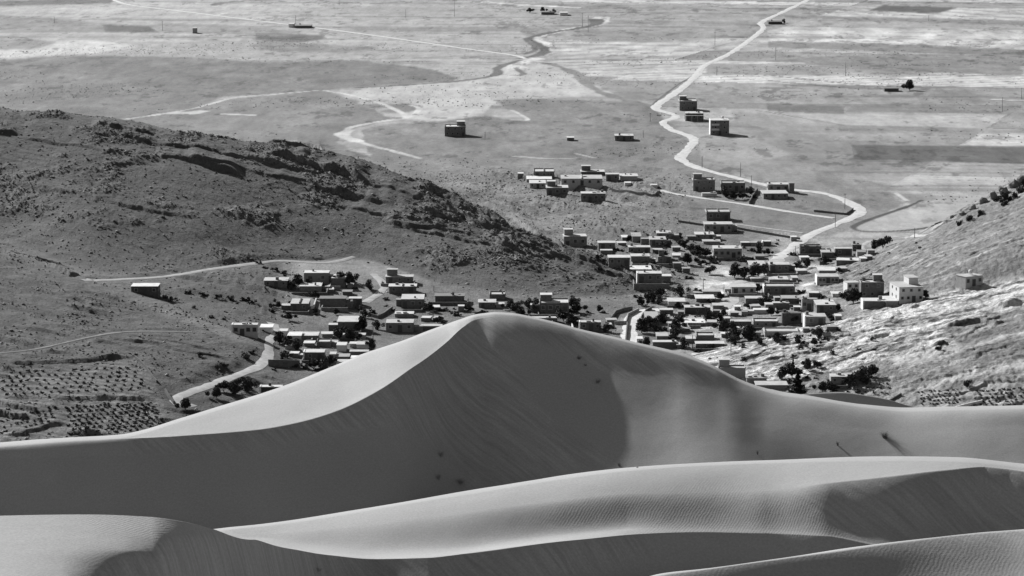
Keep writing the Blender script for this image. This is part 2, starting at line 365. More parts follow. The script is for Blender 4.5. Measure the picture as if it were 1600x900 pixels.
def field(poly, t, r=.32, var=.0, clean=False, near=False):
    msk = pip(poly, PX if clean else QX, PY if clean else QY)
    if not near: msk &= plainmask
    paint(msk, t * (1 + var * NZ) if var else t * (tone / .285) ** .3, r, 5 if near else 1)
NZ = fbm(TX / 30, TY / 50, 4, 77) + .5 * fbm(TX / 8, TY / 16, 3, 78)
# broad ground of the near plain and the valley floor
field([(600,195),(690,188),(760,180),(790,185),(832,187),(800,172),(775,158),(850,154),(960,158),(1012,165),(1075,215),(1062,245),(1180,288),(1240,300),(1300,310),(1340,330),(1260,378),(1180,420),(1100,450),(900,420),(700,340),(600,280),(560,205)], .15, .6, .3)
field([(0,95),(100,86),(300,90),(420,98),(560,94),(660,105),(718,122),(700,129),(560,136),(500,143),(350,152),(310,165),(240,180),(190,192),(0,200),(-70,170),(-70,98)], .132, .5, .25)
field([(205,186),(330,158),(500,141),(560,160),(602,178),(610,188),(545,203),(527,222),(560,240),(640,262),(600,275),(400,240),(210,200)], .15, .4, .2)
field([(-70,4),(50,0),(182,-3),(175,5),(0,10),(-70,12)], .12); field([(-70,22),(0,23),(80,28),(150,36),(245,40),(250,52),(160,50),(-70,52)], .18, .3)
field([(160,39),(232,41),(248,50),(170,50)], .12); field([(-70,62),(40,60),(90,66),(60,78),(-70,80)], .19)
field([(-70,80),(60,76),(95,64),(150,63),(218,72),(150,83),(0,91),(-70,92)], .40, clean=True); field([(395,50),(500,55),(512,60),(470,67),(400,64)], .13)
field([(250,35),(400,42),(470,50),(440,58),(300,52),(240,50)], .19, .5, .3); field([(300,60),(500,68),(590,76),(560,84),(420,80),(300,72)], .23, .3, .2)
field([(400,60),(470,68),(600,75),(560,80),(480,82),(400,78)], .17, .4, .2)
field([(610,165),(645,160),(660,168),(640,178),(600,176)], .15, .5); field([(780,150),(850,156),(835,170),(795,165)], .16, .3)
field([(530,40),(640,42),(820,40),(820,50),(640,50),(540,46)], .22); field([(880,45),(1080,50),(1150,52),(1080,64),(930,66),(860,55)], .215, .2, .15)
field([(820,42),(870,44),(880,55),(830,60),(815,54)], .19); field([(848,65),(865,65),(868,76),(850,76)], .17)
field([(1100,100),(1250,104),(1330,100),(1480,118),(1380,120),(1200,118),(1105,115)], .215, .3, .2)
field([(1357,17),(1380,8),(1497,12),(1465,21)], .085, clean=True); field([(1282,39),(1290,36),(1304,36),(1296,39)], .09, clean=True)
field([(1225,24),(1600,32),(1700,34),(1700,42),(1600,40),(1240,30)], .20); field([(1200,65),(1340,68),(1600,78),(1700,82),(1700,90),(1400,82),(1200,73)], .205, clean=True)
field([(1230,92),(1330,92),(1400,84),(1500,90),(1600,100),(1600,118),(1420,112),(1260,100)], .20, .35, .3); field([(1330,226),(1600,229),(1700,230),(1700,258),(1600,256),(1400,250),(1325,250),(1340,240)], .12, .3, clean=True)
field([(1195,162),(1315,166),(1322,179),(1200,173)], .17, clean=True); field([(1110,146),(1240,146),(1300,150),(1240,160),(1090,160)], .235, clean=True)
field([(1540,52),(1620,54),(1610,62),(1500,60)], .35); field([(1140,172),(1180,175),(1300,190),(1330,205),(1200,200),(1150,190)], .23, .3, .2)
field([(1240,196),(1500,200),(1700,204),(1700,210),(1500,208),(1240,204)], .23, clean=True); field([(1320,166),(1600,168),(1700,168),(1700,176),(1320,176)], .22, clean=True)
field([(1390,302),(1455,302),(1466,312),(1420,317)], .165, clean=True); field([(1180,287),(1300,292),(1390,302),(1420,317),(1350,347),(1330,357),(1290,372),(1270,368),(1345,335),(1325,316),(1240,298)], .19, .6, .3)
field([(1090,200),(1180,214),(1240,240),(1150,262),(1090,245)], .23, .3, .2); field([(1150,262),(1300,270),(1390,292),(1300,296),(1180,284)], .20, .5, .25)
field([(1340,352),(1400,330),(1450,315),(1560,300),(1540,330),(1460,356),(1360,360)], .30, .15, clean=True)
field([(540,152),(560,138),(720,128),(800,118),(830,98),(860,102),(920,125),(960,150),(850,152),(780,155),(760,178),(690,188),(620,186),(600,180),(650,175),(665,165),(620,158)], .33, .15, .12)
# valley floor and village ground
vil = sst(560, 640, QX) * (TY < c5[0][None, :] + 60) * (TY > 900)
nearv = (QX > 400) & (~plainmask) & (zbase < 3)
paint(nearv, .12 + .06 * fbm(TX / 14, TY / 14, 4, 81), .7, 16)
field([(960,395),(1100,372),(1260,368),(1400,395),(1380,420),(1330,440),(1420,480),(1300,520),(1130,560),(980,548),(960,500),(1060,470),(1080,452)], .23, .55, .55, near=True)
field([(1078,455),(1095,428),(1125,414),(1150,418),(1145,440),(1130,452),(1160,470),(1140,500),(1100,492),(1120,470)], .46, .4, .2, near=True)
field([(1160,398),(1200,388),(1235,385),(1250,392),(1235,415),(1190,420)], .34, .4, .2, near=True)
field([(1245,440),(1320,432),(1330,460),(1300,470),(1255,462)], .42, .5, .2, near=True); field([(1210,418),(1280,412),(1310,418),(1300,426),(1215,428)], .38, .4, near=True)
field([(1060,505),(1125,500),(1140,520),(1080,530)], .40, .3, .3, near=True); field([(1255,585),(1300,580),(1330,590),(1300,602),(1260,600)], .55, .2, near=True)
field([(1165,598),(1235,592),(1260,612),(1200,615)], .45, .3, near=True)
vm = pip([(960,395),(1100,372),(1260,368),(1400,395),(1420,480),(1300,520),(1130,560),(980,548),(960,500),(1060,470),(1060,430)], QX, QY)
paint(blur(vm.astype(float), 6), tone * (1 + .8 * fbm(TX / 9, TY / 12, 4, 181)) * (1 - .45 * sst(.05, .3, fbm(TX / 15, TY / 15, 3, 182))), .8)
# hills
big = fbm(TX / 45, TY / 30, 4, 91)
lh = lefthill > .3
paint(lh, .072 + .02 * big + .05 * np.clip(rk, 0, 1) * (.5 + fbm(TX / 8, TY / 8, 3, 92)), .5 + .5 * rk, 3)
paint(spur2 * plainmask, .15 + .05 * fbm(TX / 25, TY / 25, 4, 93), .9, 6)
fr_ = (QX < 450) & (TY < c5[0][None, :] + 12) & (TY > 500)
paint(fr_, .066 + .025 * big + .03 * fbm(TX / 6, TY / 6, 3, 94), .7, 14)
rh = righthill > .4
ca, sa = math.cos(R(24)), math.sin(R(24)); u = TX * ca + TY * sa; v_ = -TX * sa + TY * ca
strk = fbm(u / 20, v_ / 3.8, 5, 95, .65); strk2 = fbm(u / 9, v_ / 2.2, 4, 96, .65)
paint(rh, .165 + .05 * big + .13 * sst(.12, .45, strk), .7, 5)
# bare pale limestone of the near right spur
bare = pip([(1075,552),(1150,540),(1230,520),(1300,505),(1380,478),(1450,462),(1530,446),(1600,430),(1700,410),(1700,470),(1600,480),(1530,500),(1480,520),(1500,545),(1400,560),(1300,580),(1240,586),(1180,600),(1100,580)], QX, QY) & (TY < c5[0][None, :])
paint(bare, np.clip(.29 + .23 * sst(-.35, .2, strk) - .22 * sst(.0, .3, strk2) - .22 * sst(.1, .4, fbm(u / 7, v_ / 2.4, 4, 197)) + .03 * big, .05, .6), .9, 2)
b2 = pip([(1380,612),(1450,600),(1520,578),(1600,560),(1700,540),(1700,552),(1600,572),(1540,590),(1470,604),(1400,616)], QX, QY) | pip([(1380,560),(1500,540),(1600,515),(1600,522),(1500,552),(1400,572)], QX, QY)
paint(b2, .36 + .14 * strk, .5, 2)
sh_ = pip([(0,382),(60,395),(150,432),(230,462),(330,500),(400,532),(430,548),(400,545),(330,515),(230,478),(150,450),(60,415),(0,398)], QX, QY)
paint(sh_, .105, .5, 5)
def line(pts, wpx, t, near=False, r=.3):
    wp = [hitb(*q)[:2] for q in smooth_poly(pts, 4)]; wm = wpx * mpp(wp[len(wp) // 2][1]) / 2
    wm2 = wm * (1 + .5 * fbm(TX / 10, TY / 10, 2, 99) + .9 * fbm(TX / 34, TY / 34, 3, 199)); d = poly_dist(wp, TX, TY, wm * 2 + 1)
    paint(sst(wm * .5 + .6, -.3, d - wm2), t * (1 + .35 * NZ), r)
for pts, wpx, t in [([(505,141),(545,148),(590,160),(625,175),(635,184),(600,189),(552,198),(540,206),(545,215),(575,226),(610,235),(655,247)], 8, .38),
                    ([(545,203),(535,211),(560,221)], 14, .42), ([(640,164),(655,170),(640,182),(610,188)], 6, .38),
                    ([(940,27),(936,36),(920,41),(880,47),(840,58),(846,68),(858,78)], 15, .42),
                    ([(932,30),(930,38),(905,44),(870,49),(838,56),(826,61),(835,68),(852,79),(840,86),(815,91)], 13, .07),
                    ([(820,60),(838,76),(822,84)], 8, .1), ([(835,92),(812,98),(795,112),(775,121)], 30, .42), ([(812,94),(778,106),(776,116),(740,124),(660,131),(560,137)], 12, .10),
                    ([(805,106),(818,116),(800,118)], 7, .14), ([(500,141),(420,148),(370,152),(330,162),(300,170),(240,180),(190,187)], 6, .33),
                    ([(275,176),(300,176),(312,174)], 26, .42), ([(350,178),(395,180)], 10, .38),
                    ([(850,98),(880,106),(905,118),(922,135),(955,150),(1000,162),(1022,167)], 16, .15), ([(800,172),(825,187),(800,187)], 6, .35),
                    ([(1085,118),(1060,132),(1030,155),(1018,166)], 3, .08), ([(1120,112),(1200,118),(1320,130),(1390,140)], 3.5, .12),
                    ([(800,220),(850,221)], 5, .07), ([(960,215),(900,219),(880,218)], 5, .10), ([(590,212),(720,213)], 3, .13),
                    ([(805,244),(860,248),(900,247)], 8, .32), ([(900,240),(930,247)], 6, .34),
                    ([(1480,348),(1440,357),(1400,361),(1355,362),(1334,357),(1345,348),(1385,334),(1420,322),(1440,313)], 6.5, .05),
                    ([(760,3),(790,6),(900,12)], 12, .4), ([(335,8),(350,4),(400,1),(440,2)], 12, .12), ([(0,46),(20,44),(110,40),(150,40)], 6, .12),
                    ([(345,9),(360,18),(340,23)], 8, .35), ([(1185,39),(1200,40)], 10, .08),
                    ([(1400,302),(1418,314)], 6, .42), ([(1180,172),(1240,182),(1320,196)], 4, .16), ([(1550,155),(1600,157),(1680,158)], 5, .45)]:
    line(pts, wpx, t)
# tilled orchard terraces
orch = pip([(0,578),(230,570),(250,620),(270,690),(200,700),(0,710),(-70,710),(-70,580)], QX, QY)
paint(orch, (.115 + .035 * fbm(TX / 5, TY / 5, 3, 97)) * (1 + .35 * np.sin((TY + .12 * TX) * 2 * np.pi / 5.2 + 2 * fbm(TX / 20, TY / 20, 2, 98))), .6, 5)
orr = pip([(1240,618),(1330,600),(1420,606),(1520,600),(1700,590),(1700,660),(1240,660)], QX, QY)
paint(orr, .25 + .07 * fbm(TX / 7, TY / 7, 3, 98), .45, 5)
plk = sst(1240, 1330, TY)
grain = fbm(TX / 5, TY / 24, 5, 301, .7); gr2 = fbm(TX / 14, TY / 45, 4, 302, .65)
tone = tone * (1 + plk * (.32 * grain + .16 * gr2 + .2 * gr2 * (tone < .2)) + (1 - plk) * .40 * fbm(TX / 2.2, TY / 5, 4, 303, .7) * (~bare) + (1 - plk) * bare * .6 * fbm(TX / 2.0, TY / 3.6, 4, 306, .75))
tone = tone * (1 - .45 * plk * sst(.25, .5, fbm(TX / 9, TY / 20, 4, 304, .7) + .25 * fbm(TX / 90, TY / 90, 2, 305)) )
for poly, k in [([(1226,24),(1600,31),(1700,33),(1700,41),(1600,39),(1400,33),(1226,27)], .8), ([(1460,21),(1500,12),(1560,14),(1500,25)], 1.18), ([(1200,64),(1400,68),(1600,78),(1700,82),(1700,94),(1600,90),(1400,80),(1200,74)], .78),
                 ([(1200,47),(1600,55),(1700,57),(1700,81),(1600,77),(1400,67),(1200,63)], 1.12), ([(1270,80),(1390,81),(1380,89),(1250,88)], 1.16), ([(1230,92),(1390,84),(1440,90),(1600,98),(1700,102),(1700,120),(1600,118),(1400,112),(1240,102)], .82),
                 ([(1290,113),(1500,117),(1480,124),(1300,121)], 1.14), ([(1200,125),(1320,136),(1400,139),(1400,141),(1320,138),(1200,127)], .6), ([(1180,128),(1320,139),(1430,146),(1440,164),(1180,160)], 1.12), ([(1198,162),(1320,166),(1318,178),(1200,174)], .72),
                 ([(1330,166),(1545,168),(1535,177),(1320,175)], .84), ([(1310,195),(1480,198),(1480,206),(1310,204)], .85), ([(1330,206),(1500,209),(1510,221),(1300,219)], 1.12), ([(1330,227),(1600,228),(1700,228),(1700,257),(1600,256),(1335,248)], .74),
                 ([(1100,119),(1196,122),(1196,144),(1062,148)], 1.1), ([(1360,180),(1560,182),(1560,192),(1340,190)], 1.08), ([(-70,4),(50,0),(178,-3),(172,5),(-70,10)], .78), ([(160,39),(232,41),(248,50),(165,50)], .72), ([(400,51),(505,54),(512,60),(470,67),(400,63)], .72),
                 ([(540,41),(820,43),(820,49),(560,49)], .84), ([(900,47),(1090,50),(1080,60),(930,64)], .86), ([(1357,17),(1380,8),(1497,12),(1465,21)], .8), ([(880,70),(1060,72),(1040,90),(870,86)], 1.08)]:
    tone = tone * (1 + (k - 1) * pip(poly, PX, PY) * plk)
tone = np.clip(tone, .03, .7)
ground = grid_mesh('ground', TX, TY, TZ, mat_terrain(), {'tone': tone, 'rough': rough}); ground['kind'] = 'structure'

# ------------------------------------------------------------------ DUNES
pxd = np.concatenate([np.linspace(-3000, -500, 30)[:-1], np.linspace(-500, -50, 60)[:-1], np.linspace(-50, 1650, 950), np.linspace(1650, 2100, 60)[1:], np.linspace(2100, 4600, 30)[1:]])
AD = a_of(pxd, 650); K = lambda s: keys(s, pxd)
pyS = K('-3000:900 -500:730 0:697 100:689 190:684 211:680 283:658 355:635.5 411:619 458:603 520:578 567:558 630:537 675:519 720:502 742:494.5 757:492 775:490 799:491 827:496 874:508 905:517 960:531 999:541 1060:555 1093:566 1116:576 1131:584 1161:599 1190:610 1222:618 1256:622 1350:637 1420:643 1490:641 1600:638 1800:625 4600:600')
pyC = K('-3000:903 -500:731 0:698 100:690 170:686 200:684.8 283:681 400:672 467:660 527:642 573:620 608:600 640:578 670:557 700:533 720:514 742:499 757:496 775:494 799:495 827:500 874:512 905:521 960:535 999:545 1060:559 1116:580 1161:603 1222:622 1256:626 1350:641 1420:647 1490:645 1600:642 1800:629 4600:604')
YC = K('-3000:190 0:176 200:175 400:175.5 600:180 760:190 880:189.2 1000:187.6 1200:185.8 1400:184 1600:182 4600:180'); mS = m_of(pyS)
def chain(Yn, pn, pi, s): return Yn * (s + m_of(pn)) / (s + m_of(pi))
sSC = K('-3000:.0 200:.02 500:.05 700:.1 760:.2 1000:.3 1200:.15 4600:.1'); YS = YC * (sSC + m_of(pyC)) / (sSC + mS)
py11 = K('-3000:930 0:722 200:712 330:708 420:698 520:690 640:684 720:650 780:600 850:590 950:584 1060:594 1130:618 1200:645 1400:676 1600:668 4600:640')
py11 = np.maximum(py11, pyC + 12)
Y11 = chain(YC, pyC, py11, K('-3000:.6 0:.7 200:.74 640:.74 760:.68 950:.64 1000:.62 1060:.56 1110:.39 1150:.26 1190:.27 1230:.36 1400:.38 1600:.42 4600:.35'))
py8 = K('-3000:960 0:852 200:845 300:836 345:829 400:823 500:809 633:788 727:772 800:760 900:745 1000:733 1100:726 1200:723 1300:720.5 1400:719 1500:721 1600:730 1800:745 4600:760')
pyF1 = K('-3000:930 -500:815 0:806 133:804 233:807 283:815 333:827 400:844 450:858 517:868.5 583:873.5 667:872 733:865 800:856.5 900:843.5 1000:834 1100:831 1200:832.5 1300:837 1367:842 1430:850 1600:852 4600:852')
py10 = np.where(pxd < 345, np.maximum(pyF1, 0), py8) + 7; py10 = np.maximum(py10, py11 + 12)
Y10 = chain(Y11, py11, py10, K('-3000:.6 0:.80 90:.81 200:.75 300:.69 400:.67 500:.61 600:.58 700:.60 850:.63 930:.62 985:.60 1040:.55 1100:.43 1150:.325 1200:.375 1300:.475 1450:.53 1600:.50 4600:.4'))
def smx(v, hw):
    g = np.arange(-hw * 2, hw * 2 + 1); k = np.exp(-(g / hw) ** 2); k /= k.sum(); return np.convolve(np.pad(v, hw * 2, mode='edge'), k, 'valid')
wR = sst(930, 1000, pxd) * sst(1640, 1560, pxd); Y11 = Y11 * (1 - wR) + smx(Y11, 28) * wR; Y10 = Y10 * (1 - wR) + smx(Y10, 40) * wR
Y9 = Y10 - 16; py9 = py10 + 34
Y8 = K('-3000:136 345:136 760:138 1200:140 1600:138 4600:136')
py7 = K('-3000:970 0:862 300:845 345:836 400:834 500:826 633:812 727:800 850:784 1000:770 1100:768 1170:768 1230:763 1310:752 1400:742 1480:733 1540:728 1600:735 1800:760 4600:780'); py7 = np.maximum(py7, py8 + 4)
Y7 = chain(Y8, py8, py7, K('-3000:0 345:.08 600:.05 850:.1 1000:.15 1120:.2 1200:.16 1300:.05 1600:.0 4600:0'))
py6 = K('-3000:980 0:866 300:852 345:842 400:840 450:848 517:856 583:861 700:858 800:846 900:834 1000:826 1100:824 1200:826 1300:834 1400:850 1500:848 1600:846 4600:846'); py6 = np.maximum(py6, py7 + 3)
Y6 = chain(Y7, py7, py6, K('-3000:.2 345:.08 500:.15 700:.25 850:.34 1000:.38 1100:.40 1180:.44 1280:.57 1400:.66 1600:.70 4600:.6'))
Y5 = chain(Y6, py6, np.maximum(pyF1, py6 + 3), K('-3000:.1 345:-.05 500:-.14 800:-.14 950:-.05 1050:.15 1200:.3 1350:.3 4600:.3'))
py5 = np.maximum(pyF1, py6 + 3); leftw = sst(640, 330, pxd)         # left: the near dune's own crest stands well in front
Y5 = Y5 * (1 - leftw) + (K('-3000:104 0:104 233:106 345:111 420:114 500:121 600:127 4600:127')) * leftw; py5 = py5 * (1 - sst(400, 330, pxd)) + pyF1 * sst(400, 330, pxd)
py4 = K('-3000:985 0:826 150:826 230:828 283:836 333:848 400:862 450:874 517:882 583:886 700:892 860:925 1000:925 1060:915 1100:906 1200:892 1400:866 1600:860 4600:860'); py4 = np.maximum(py4, py5 + 8); pyF2 = K('-3000:990 800:985 860:975 950:935 1000:909 1033:899 1100:891 1200:876.5 1333:858 1433:845 1533:833 1600:828 1800:800 4600:760'); py4 = np.maximum(py4, (pyF2 + 16) * sst(950, 1000, pxd))
Y4 = chain(Y5, py5, py4, K('-3000:.0 0:.04 240:.05 300:.12 340:.40 370:.6 600:.66 1000:.74 1100:.74 1600:.7 4600:.4'))
rw = sst(880, 980, pxd)
py3l = K('-3000:990 0:858 200:858 300:872 400:884 520:895 600:900 700:908 860:945 1000:945 1100:945 4600:945'); py3l = np.maximum(py3l, py4 + 6)
Y3l = chain(Y4, py4, py3l, K('-3000:.05 0:.04 180:.06 240:.16 300:.5 350:.64 800:.64 4600:.5'))
pyF2 = K('-3000:990 800:985 860:975 950:935 1000:909 1033:899 1100:891 1200:876.5 1333:858 1433:845 1533:833 1600:828 1800:800 4600:760')
Y3 = Y3l * (1 - rw) + K('-3000:92 800:92 1000:92 1600:98 4600:100') * rw; py3 = py3l * (1 - rw) + pyF2 * rw
py2 = K('-3000:930 600:930 800:975 1000:975 1100:930 4600:930'); py2 = np.maximum(py2, py3 + 4)
Y2 = chain(Y3, py3, py2, K('-3000:.1 0:.04 90:.06 150:.22 210:.5 260:.64 900:.6 1000:.34 1060:.36 1200:.35 1400:.30 1600:.26 4600:.2'))
# a lip just in front of the right near crest
Z = lambda Y, py: H - m_of(py) * Y
py14 = pyS + 34; Y14 = YS + 13
py15 = K('-3000:960 0:760 800:560 1000:600 1150:660 1200:640 1237:619 1280:614 1311:613 1350:617.5 1381:623 1420:634 1444:640 1480:648 1600:668 4600:668'); py15 = np.where(pxd < 1150, pyS + 60, py15)
Y15 = YS + 36
Y14 = Y15 * (.74 + m_of(py15)) / (.74 + m_of(np.maximum(py14, py15 + 14)))
py14 = np.maximum(py14, py15 + 14)
o1 = np.ones_like(pxd)
DYs = [o1 * -60, o1 * 1.5, np.minimum(o1 * 55, Y2 - 20), Y2, Y3, Y4, Y5, Y6, Y7, Y8, Y9, Y10, Y11, YC, YS, Y14, Y15, o1 * 300, o1 * 460, o1 * 640]
DZs = [o1 * 186, o1 * 187.9, H - 1 - o1 * 55 * .34, Z(Y2, py2), Z(Y3, py3), Z(Y4, py4), Z(Y5, py5), Z(Y6, py6), Z(Y7, py7), Z(Y8, py8), Z(Y9, py9), Z(Y10, py10), Z(Y11, py11), Z(YC, pyC), Z(YS, pyS), Z(Y14, py14), Z(Y15, py15), o1 * 100, o1 * 28, o1 * -14]
for i in range(1, len(DYs)):
    bad = DYs[i] <= DYs[i - 1] + .05
    if bad[60:-60].any(): print('dune order', i, pxd[bad][:3], pxd[bad][-3:])
    DYs[i] = np.where(bad, DYs[i - 1] + .05, DYs[i])
# the F2 trough sits behind its crest on the right
sh7 = sst(1230, 1330, pxd); sh5 = 1 - .6 * sst(1250, 1400, pxd)
shC = sst(150, 240, pxd) * sst(790, 700, pxd)
DY, DZ_ = loft(DYs, DZs, [4, 6, 30, 40, 36, 40, 44, 50, 44, 10, 10, 110, 80, 50, 12, 26, 12, 8, 8], {1: 1, 4: .8 * rw, 6: sh5, 8: .7 * sh7, 9: .35, 11: 1, 13: shC, 14: .25, 16: 1})
DX = AD[None, :] * np.maximum(DY, 0) + np.where(DY < 20, AD[None, :] * (20 - np.maximum(DY, 0)) * 1.0, 0)
DPX, DPY = proj(DX, np.maximum(DY, 5), DZ_)
DZ_ = DZ_ + .10 * fbm(DX / 9, DY / 9, 3, 5) * sst(60, 90, DY) * sst(240, 200, DY)
rip = pip([(560,815),(700,790),(900,760),(1100,745),(1230,735),(1200,775),(1000,810),(850,835),(700,850),(600,845)], DPX, DPY) * .9
rip = np.maximum(rip, pip([(1000,812),(1260,770),(1340,835),(1000,834)], DPX, DPY) * .9)
rip = np.maximum(rip, pip([(1280,900),(1400,862),(1600,835),(1700,820),(1700,910),(1280,910)], DPX, DPY) * .6)
rip = np.maximum(rip, pip([(120,808),(230,810),(320,826),(290,845),(150,828)], DPX, DPY) * 1.0); rip = np.maximum(rip, .28)
rip = blur(rip, 9)
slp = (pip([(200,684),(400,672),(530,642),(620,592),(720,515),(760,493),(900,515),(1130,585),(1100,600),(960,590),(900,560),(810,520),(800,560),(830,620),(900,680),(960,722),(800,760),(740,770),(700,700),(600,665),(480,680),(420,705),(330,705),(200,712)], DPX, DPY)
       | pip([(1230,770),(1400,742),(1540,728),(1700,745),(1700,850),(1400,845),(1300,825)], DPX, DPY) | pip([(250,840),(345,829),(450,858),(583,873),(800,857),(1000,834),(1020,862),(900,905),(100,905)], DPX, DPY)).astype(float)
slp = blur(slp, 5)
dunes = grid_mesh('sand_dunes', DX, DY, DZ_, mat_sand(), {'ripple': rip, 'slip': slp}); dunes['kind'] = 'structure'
def hitd(px, py):
    a = float(a_of(px, py)); m = float(m_of(py)); j = np.interp(a, AD, np.arange(len(AD))); j0 = int(j); f = j - j0
    y = DY[:, j0] * (1 - f) + DY[:, j0 + 1] * f; z = DZ_[:, j0] * (1 - f) + DZ_[:, j0 + 1] * f
    k = z - (H - m * y); i0 = np.searchsorted(y, 60); idx = np.nonzero(k[i0:] >= 0)[0]; i = i0 + idx[0]
    t = k[i - 1] / (k[i - 1] - k[i]); yy = y[i - 1] + t * (y[i] - y[i - 1]); return Vector((a * yy, yy, z[i - 1] + t * (z[i] - z[i - 1])))

# ------------------------------------------------------------------ roads
def strip_mesh(name, wpts, width, t, label=None, lift=.18, struct=True, kind='road'):
    P = np.array(wpts); seg = np.hypot(*np.diff(P, axis=0).T); L = np.concatenate([[0], np.cumsum(seg)])
    n = max(3, int(L[-1] / 3.5)); s = np.linspace(0, L[-1], n); X = np.interp(s, L, P[:, 0]); Y = np.interp(s, L, P[:, 1])
    dx = np.gradient(X); dy = np.gradient(Y); q = np.hypot(dx, dy) + 1e-9; nx, ny = -dy / q, dx / q
    wv_ = [width / 2 * (.92 + .3 * fbm(s / 14, s * 0, 3, int(width * 10)) + .28 * fbm(s / 4, s * 0, 2, int(width * 10) + q_)) for q_ in (1, 2)]
    vs, fs = [], []
    offs = [-1, -.33, .33, 1]
    for i in range(n):
        for k, o in enumerate(offs):
            q_ = wv_[0 if o < 0 else 1][i]; x = X[i] + nx[i] * q_ * o; y = Y[i] + ny[i] * q_ * o
            vs.append((x, y, float(zt(x, y)) + lift + (0 if abs(o) < 1 else -.12)))
    for i in range(n - 1):
        for k in range(3): a = i * 4 + k; fs.append((a, a + 1, a + 5, a + 4))
    me = bpy.data.meshes.new(name); me.from_pydata(vs, [], fs); me.materials.append(mat(kind, t)); me.polygons.foreach_set('use_smooth', [True] * len(fs))
    o = bpy.data.objects.new(name, me); COL.objects.link(o)
    if struct: o['kind'] = 'structure'
    return o
for (nm, wd, tn, pts, lab), wp in zip(ROADS, roadw): strip_mesh(nm, wp, wd, tn)
# ------------------------------------------------------------------ small mesh kit
class MB:
    def __init__(s): s.v = []; s.f = []; s.m = []
    def box(s, x0, x1, y0, y1, z0, z1, mi=0):
        n = len(s.v); s.v += [(x0, y0, z0), (x1, y0, z0), (x1, y1, z0), (x0, y1, z0), (x0, y0, z1), (x1, y0, z1), (x1, y1, z1), (x0, y1, z1)]
        for q in ((0, 3, 2, 1), (4, 5, 6, 7), (0, 1, 5, 4), (1, 2, 6, 5), (2, 3, 7, 6), (3, 0, 4, 7)): s.f.append(tuple(n + i for i in q)); s.m.append(mi)
    def tube(s, p, q, r0, r1, n=6, mi=0):
        p, q = Vector(p), Vector(q); d = (q - p).normalized(); a = d.orthogonal().normalized(); b = d.cross(a); k = len(s.v)
        for c, r in ((p, r0), (q, r1)):
            for i in range(n): t = 2 * math.pi * i / n; s.v.append(tuple(c + a * r * math.cos(t) + b * r * math.sin(t)))
        for i in range(n): j = (i + 1) % n; s.f.append((k + i, k + j, k + n + j, k + n + i)); s.m.append(mi)
        s.f.append(tuple(k + n + i for i in range(n))); s.m.append(mi)
        s.f.append(tuple(k + n - 1 - i for i in range(n))); s.m.append(mi)
    def mesh(s, name, mats, smooth=False):
        me = bpy.data.meshes.new(name); me.from_pydata(s.v, [], s.f)
        for m in (mats if isinstance(mats, (list, tuple)) else [mats]): me.materials.append(m)
        me.polygons.foreach_set('material_index', s.m)
        if smooth: me.polygons.foreach_set('use_smooth', [True] * len(s.f))
        return me
    def obj(s, name, mats, parent=None, smooth=False):
        o = bpy.data.objects.new(name, s.mesh(name, mats, smooth)); COL.objects.link(o)
        if parent is not None: o.parent = parent
        return o
def empty(name, loc, rz=0):
    o = bpy.data.objects.new(name, None); o.empty_display_size = .5; COL.objects.link(o); o.location = loc; o.rotation_euler = (0, 0, rz); return o
def tag(o, label, cat, group=None):
    o['label'] = label; o['category'] = cat
    if group: o['group'] = group
    return o
def copy_tree(o, parent=None):
    c = o.copy(); COL.objects.link(c)
    if parent is not None: c.parent = parent
    for ch in list(o.children): copy_tree(ch, c)
    return c
# shared window and door pieces
def win_meshes():
    f = MB()
    for a in ((-.62, -.5, .0, 1.3), (.5, .62, .0, 1.3), (-.5, .5, 1.18, 1.3), (-.5, .5, 0, .12)): f.box(a[0], a[1], -.07, .02, a[2], a[3])
    p = MB(); p.box(-.5, .5, -.03, .015, .12, 1.18)
    d = MB(); d.box(-.55, .55, -.05, .02, 0, 2.05); d.box(-.65, -.552, -.08, .015, 0, 2.15); d.box(.552, .65, -.08, .015, 0, 2.15); d.box(-.55, .55, -.08, .015, 2.052, 2.15)
    return f.mesh('window', mat('plain', .30)), p.mesh('pane', mat('glass', .03)), d.mesh('door', mat('plain', .08))
WM, PM, DM = win_meshes()
def window(par, x, y, z, rz, s=1.0):
    o = bpy.data.objects.new('window', WM); COL.objects.link(o); o.parent = par; o.location = (x, y, z); o.rotation_euler = (0, 0, rz); o.scale = (s, 1, s)
    q = bpy.data.objects.new('pane', PM); COL.objects.link(q); q.parent = o
def door(par, x, y, z, rz, s=1.0):
    o = bpy.data.objects.new('door', DM); COL.objects.link(o); o.parent = par; o.location = (x, y, z); o.rotation_euler = (0, 0, rz); o.scale = (s, 1, s)

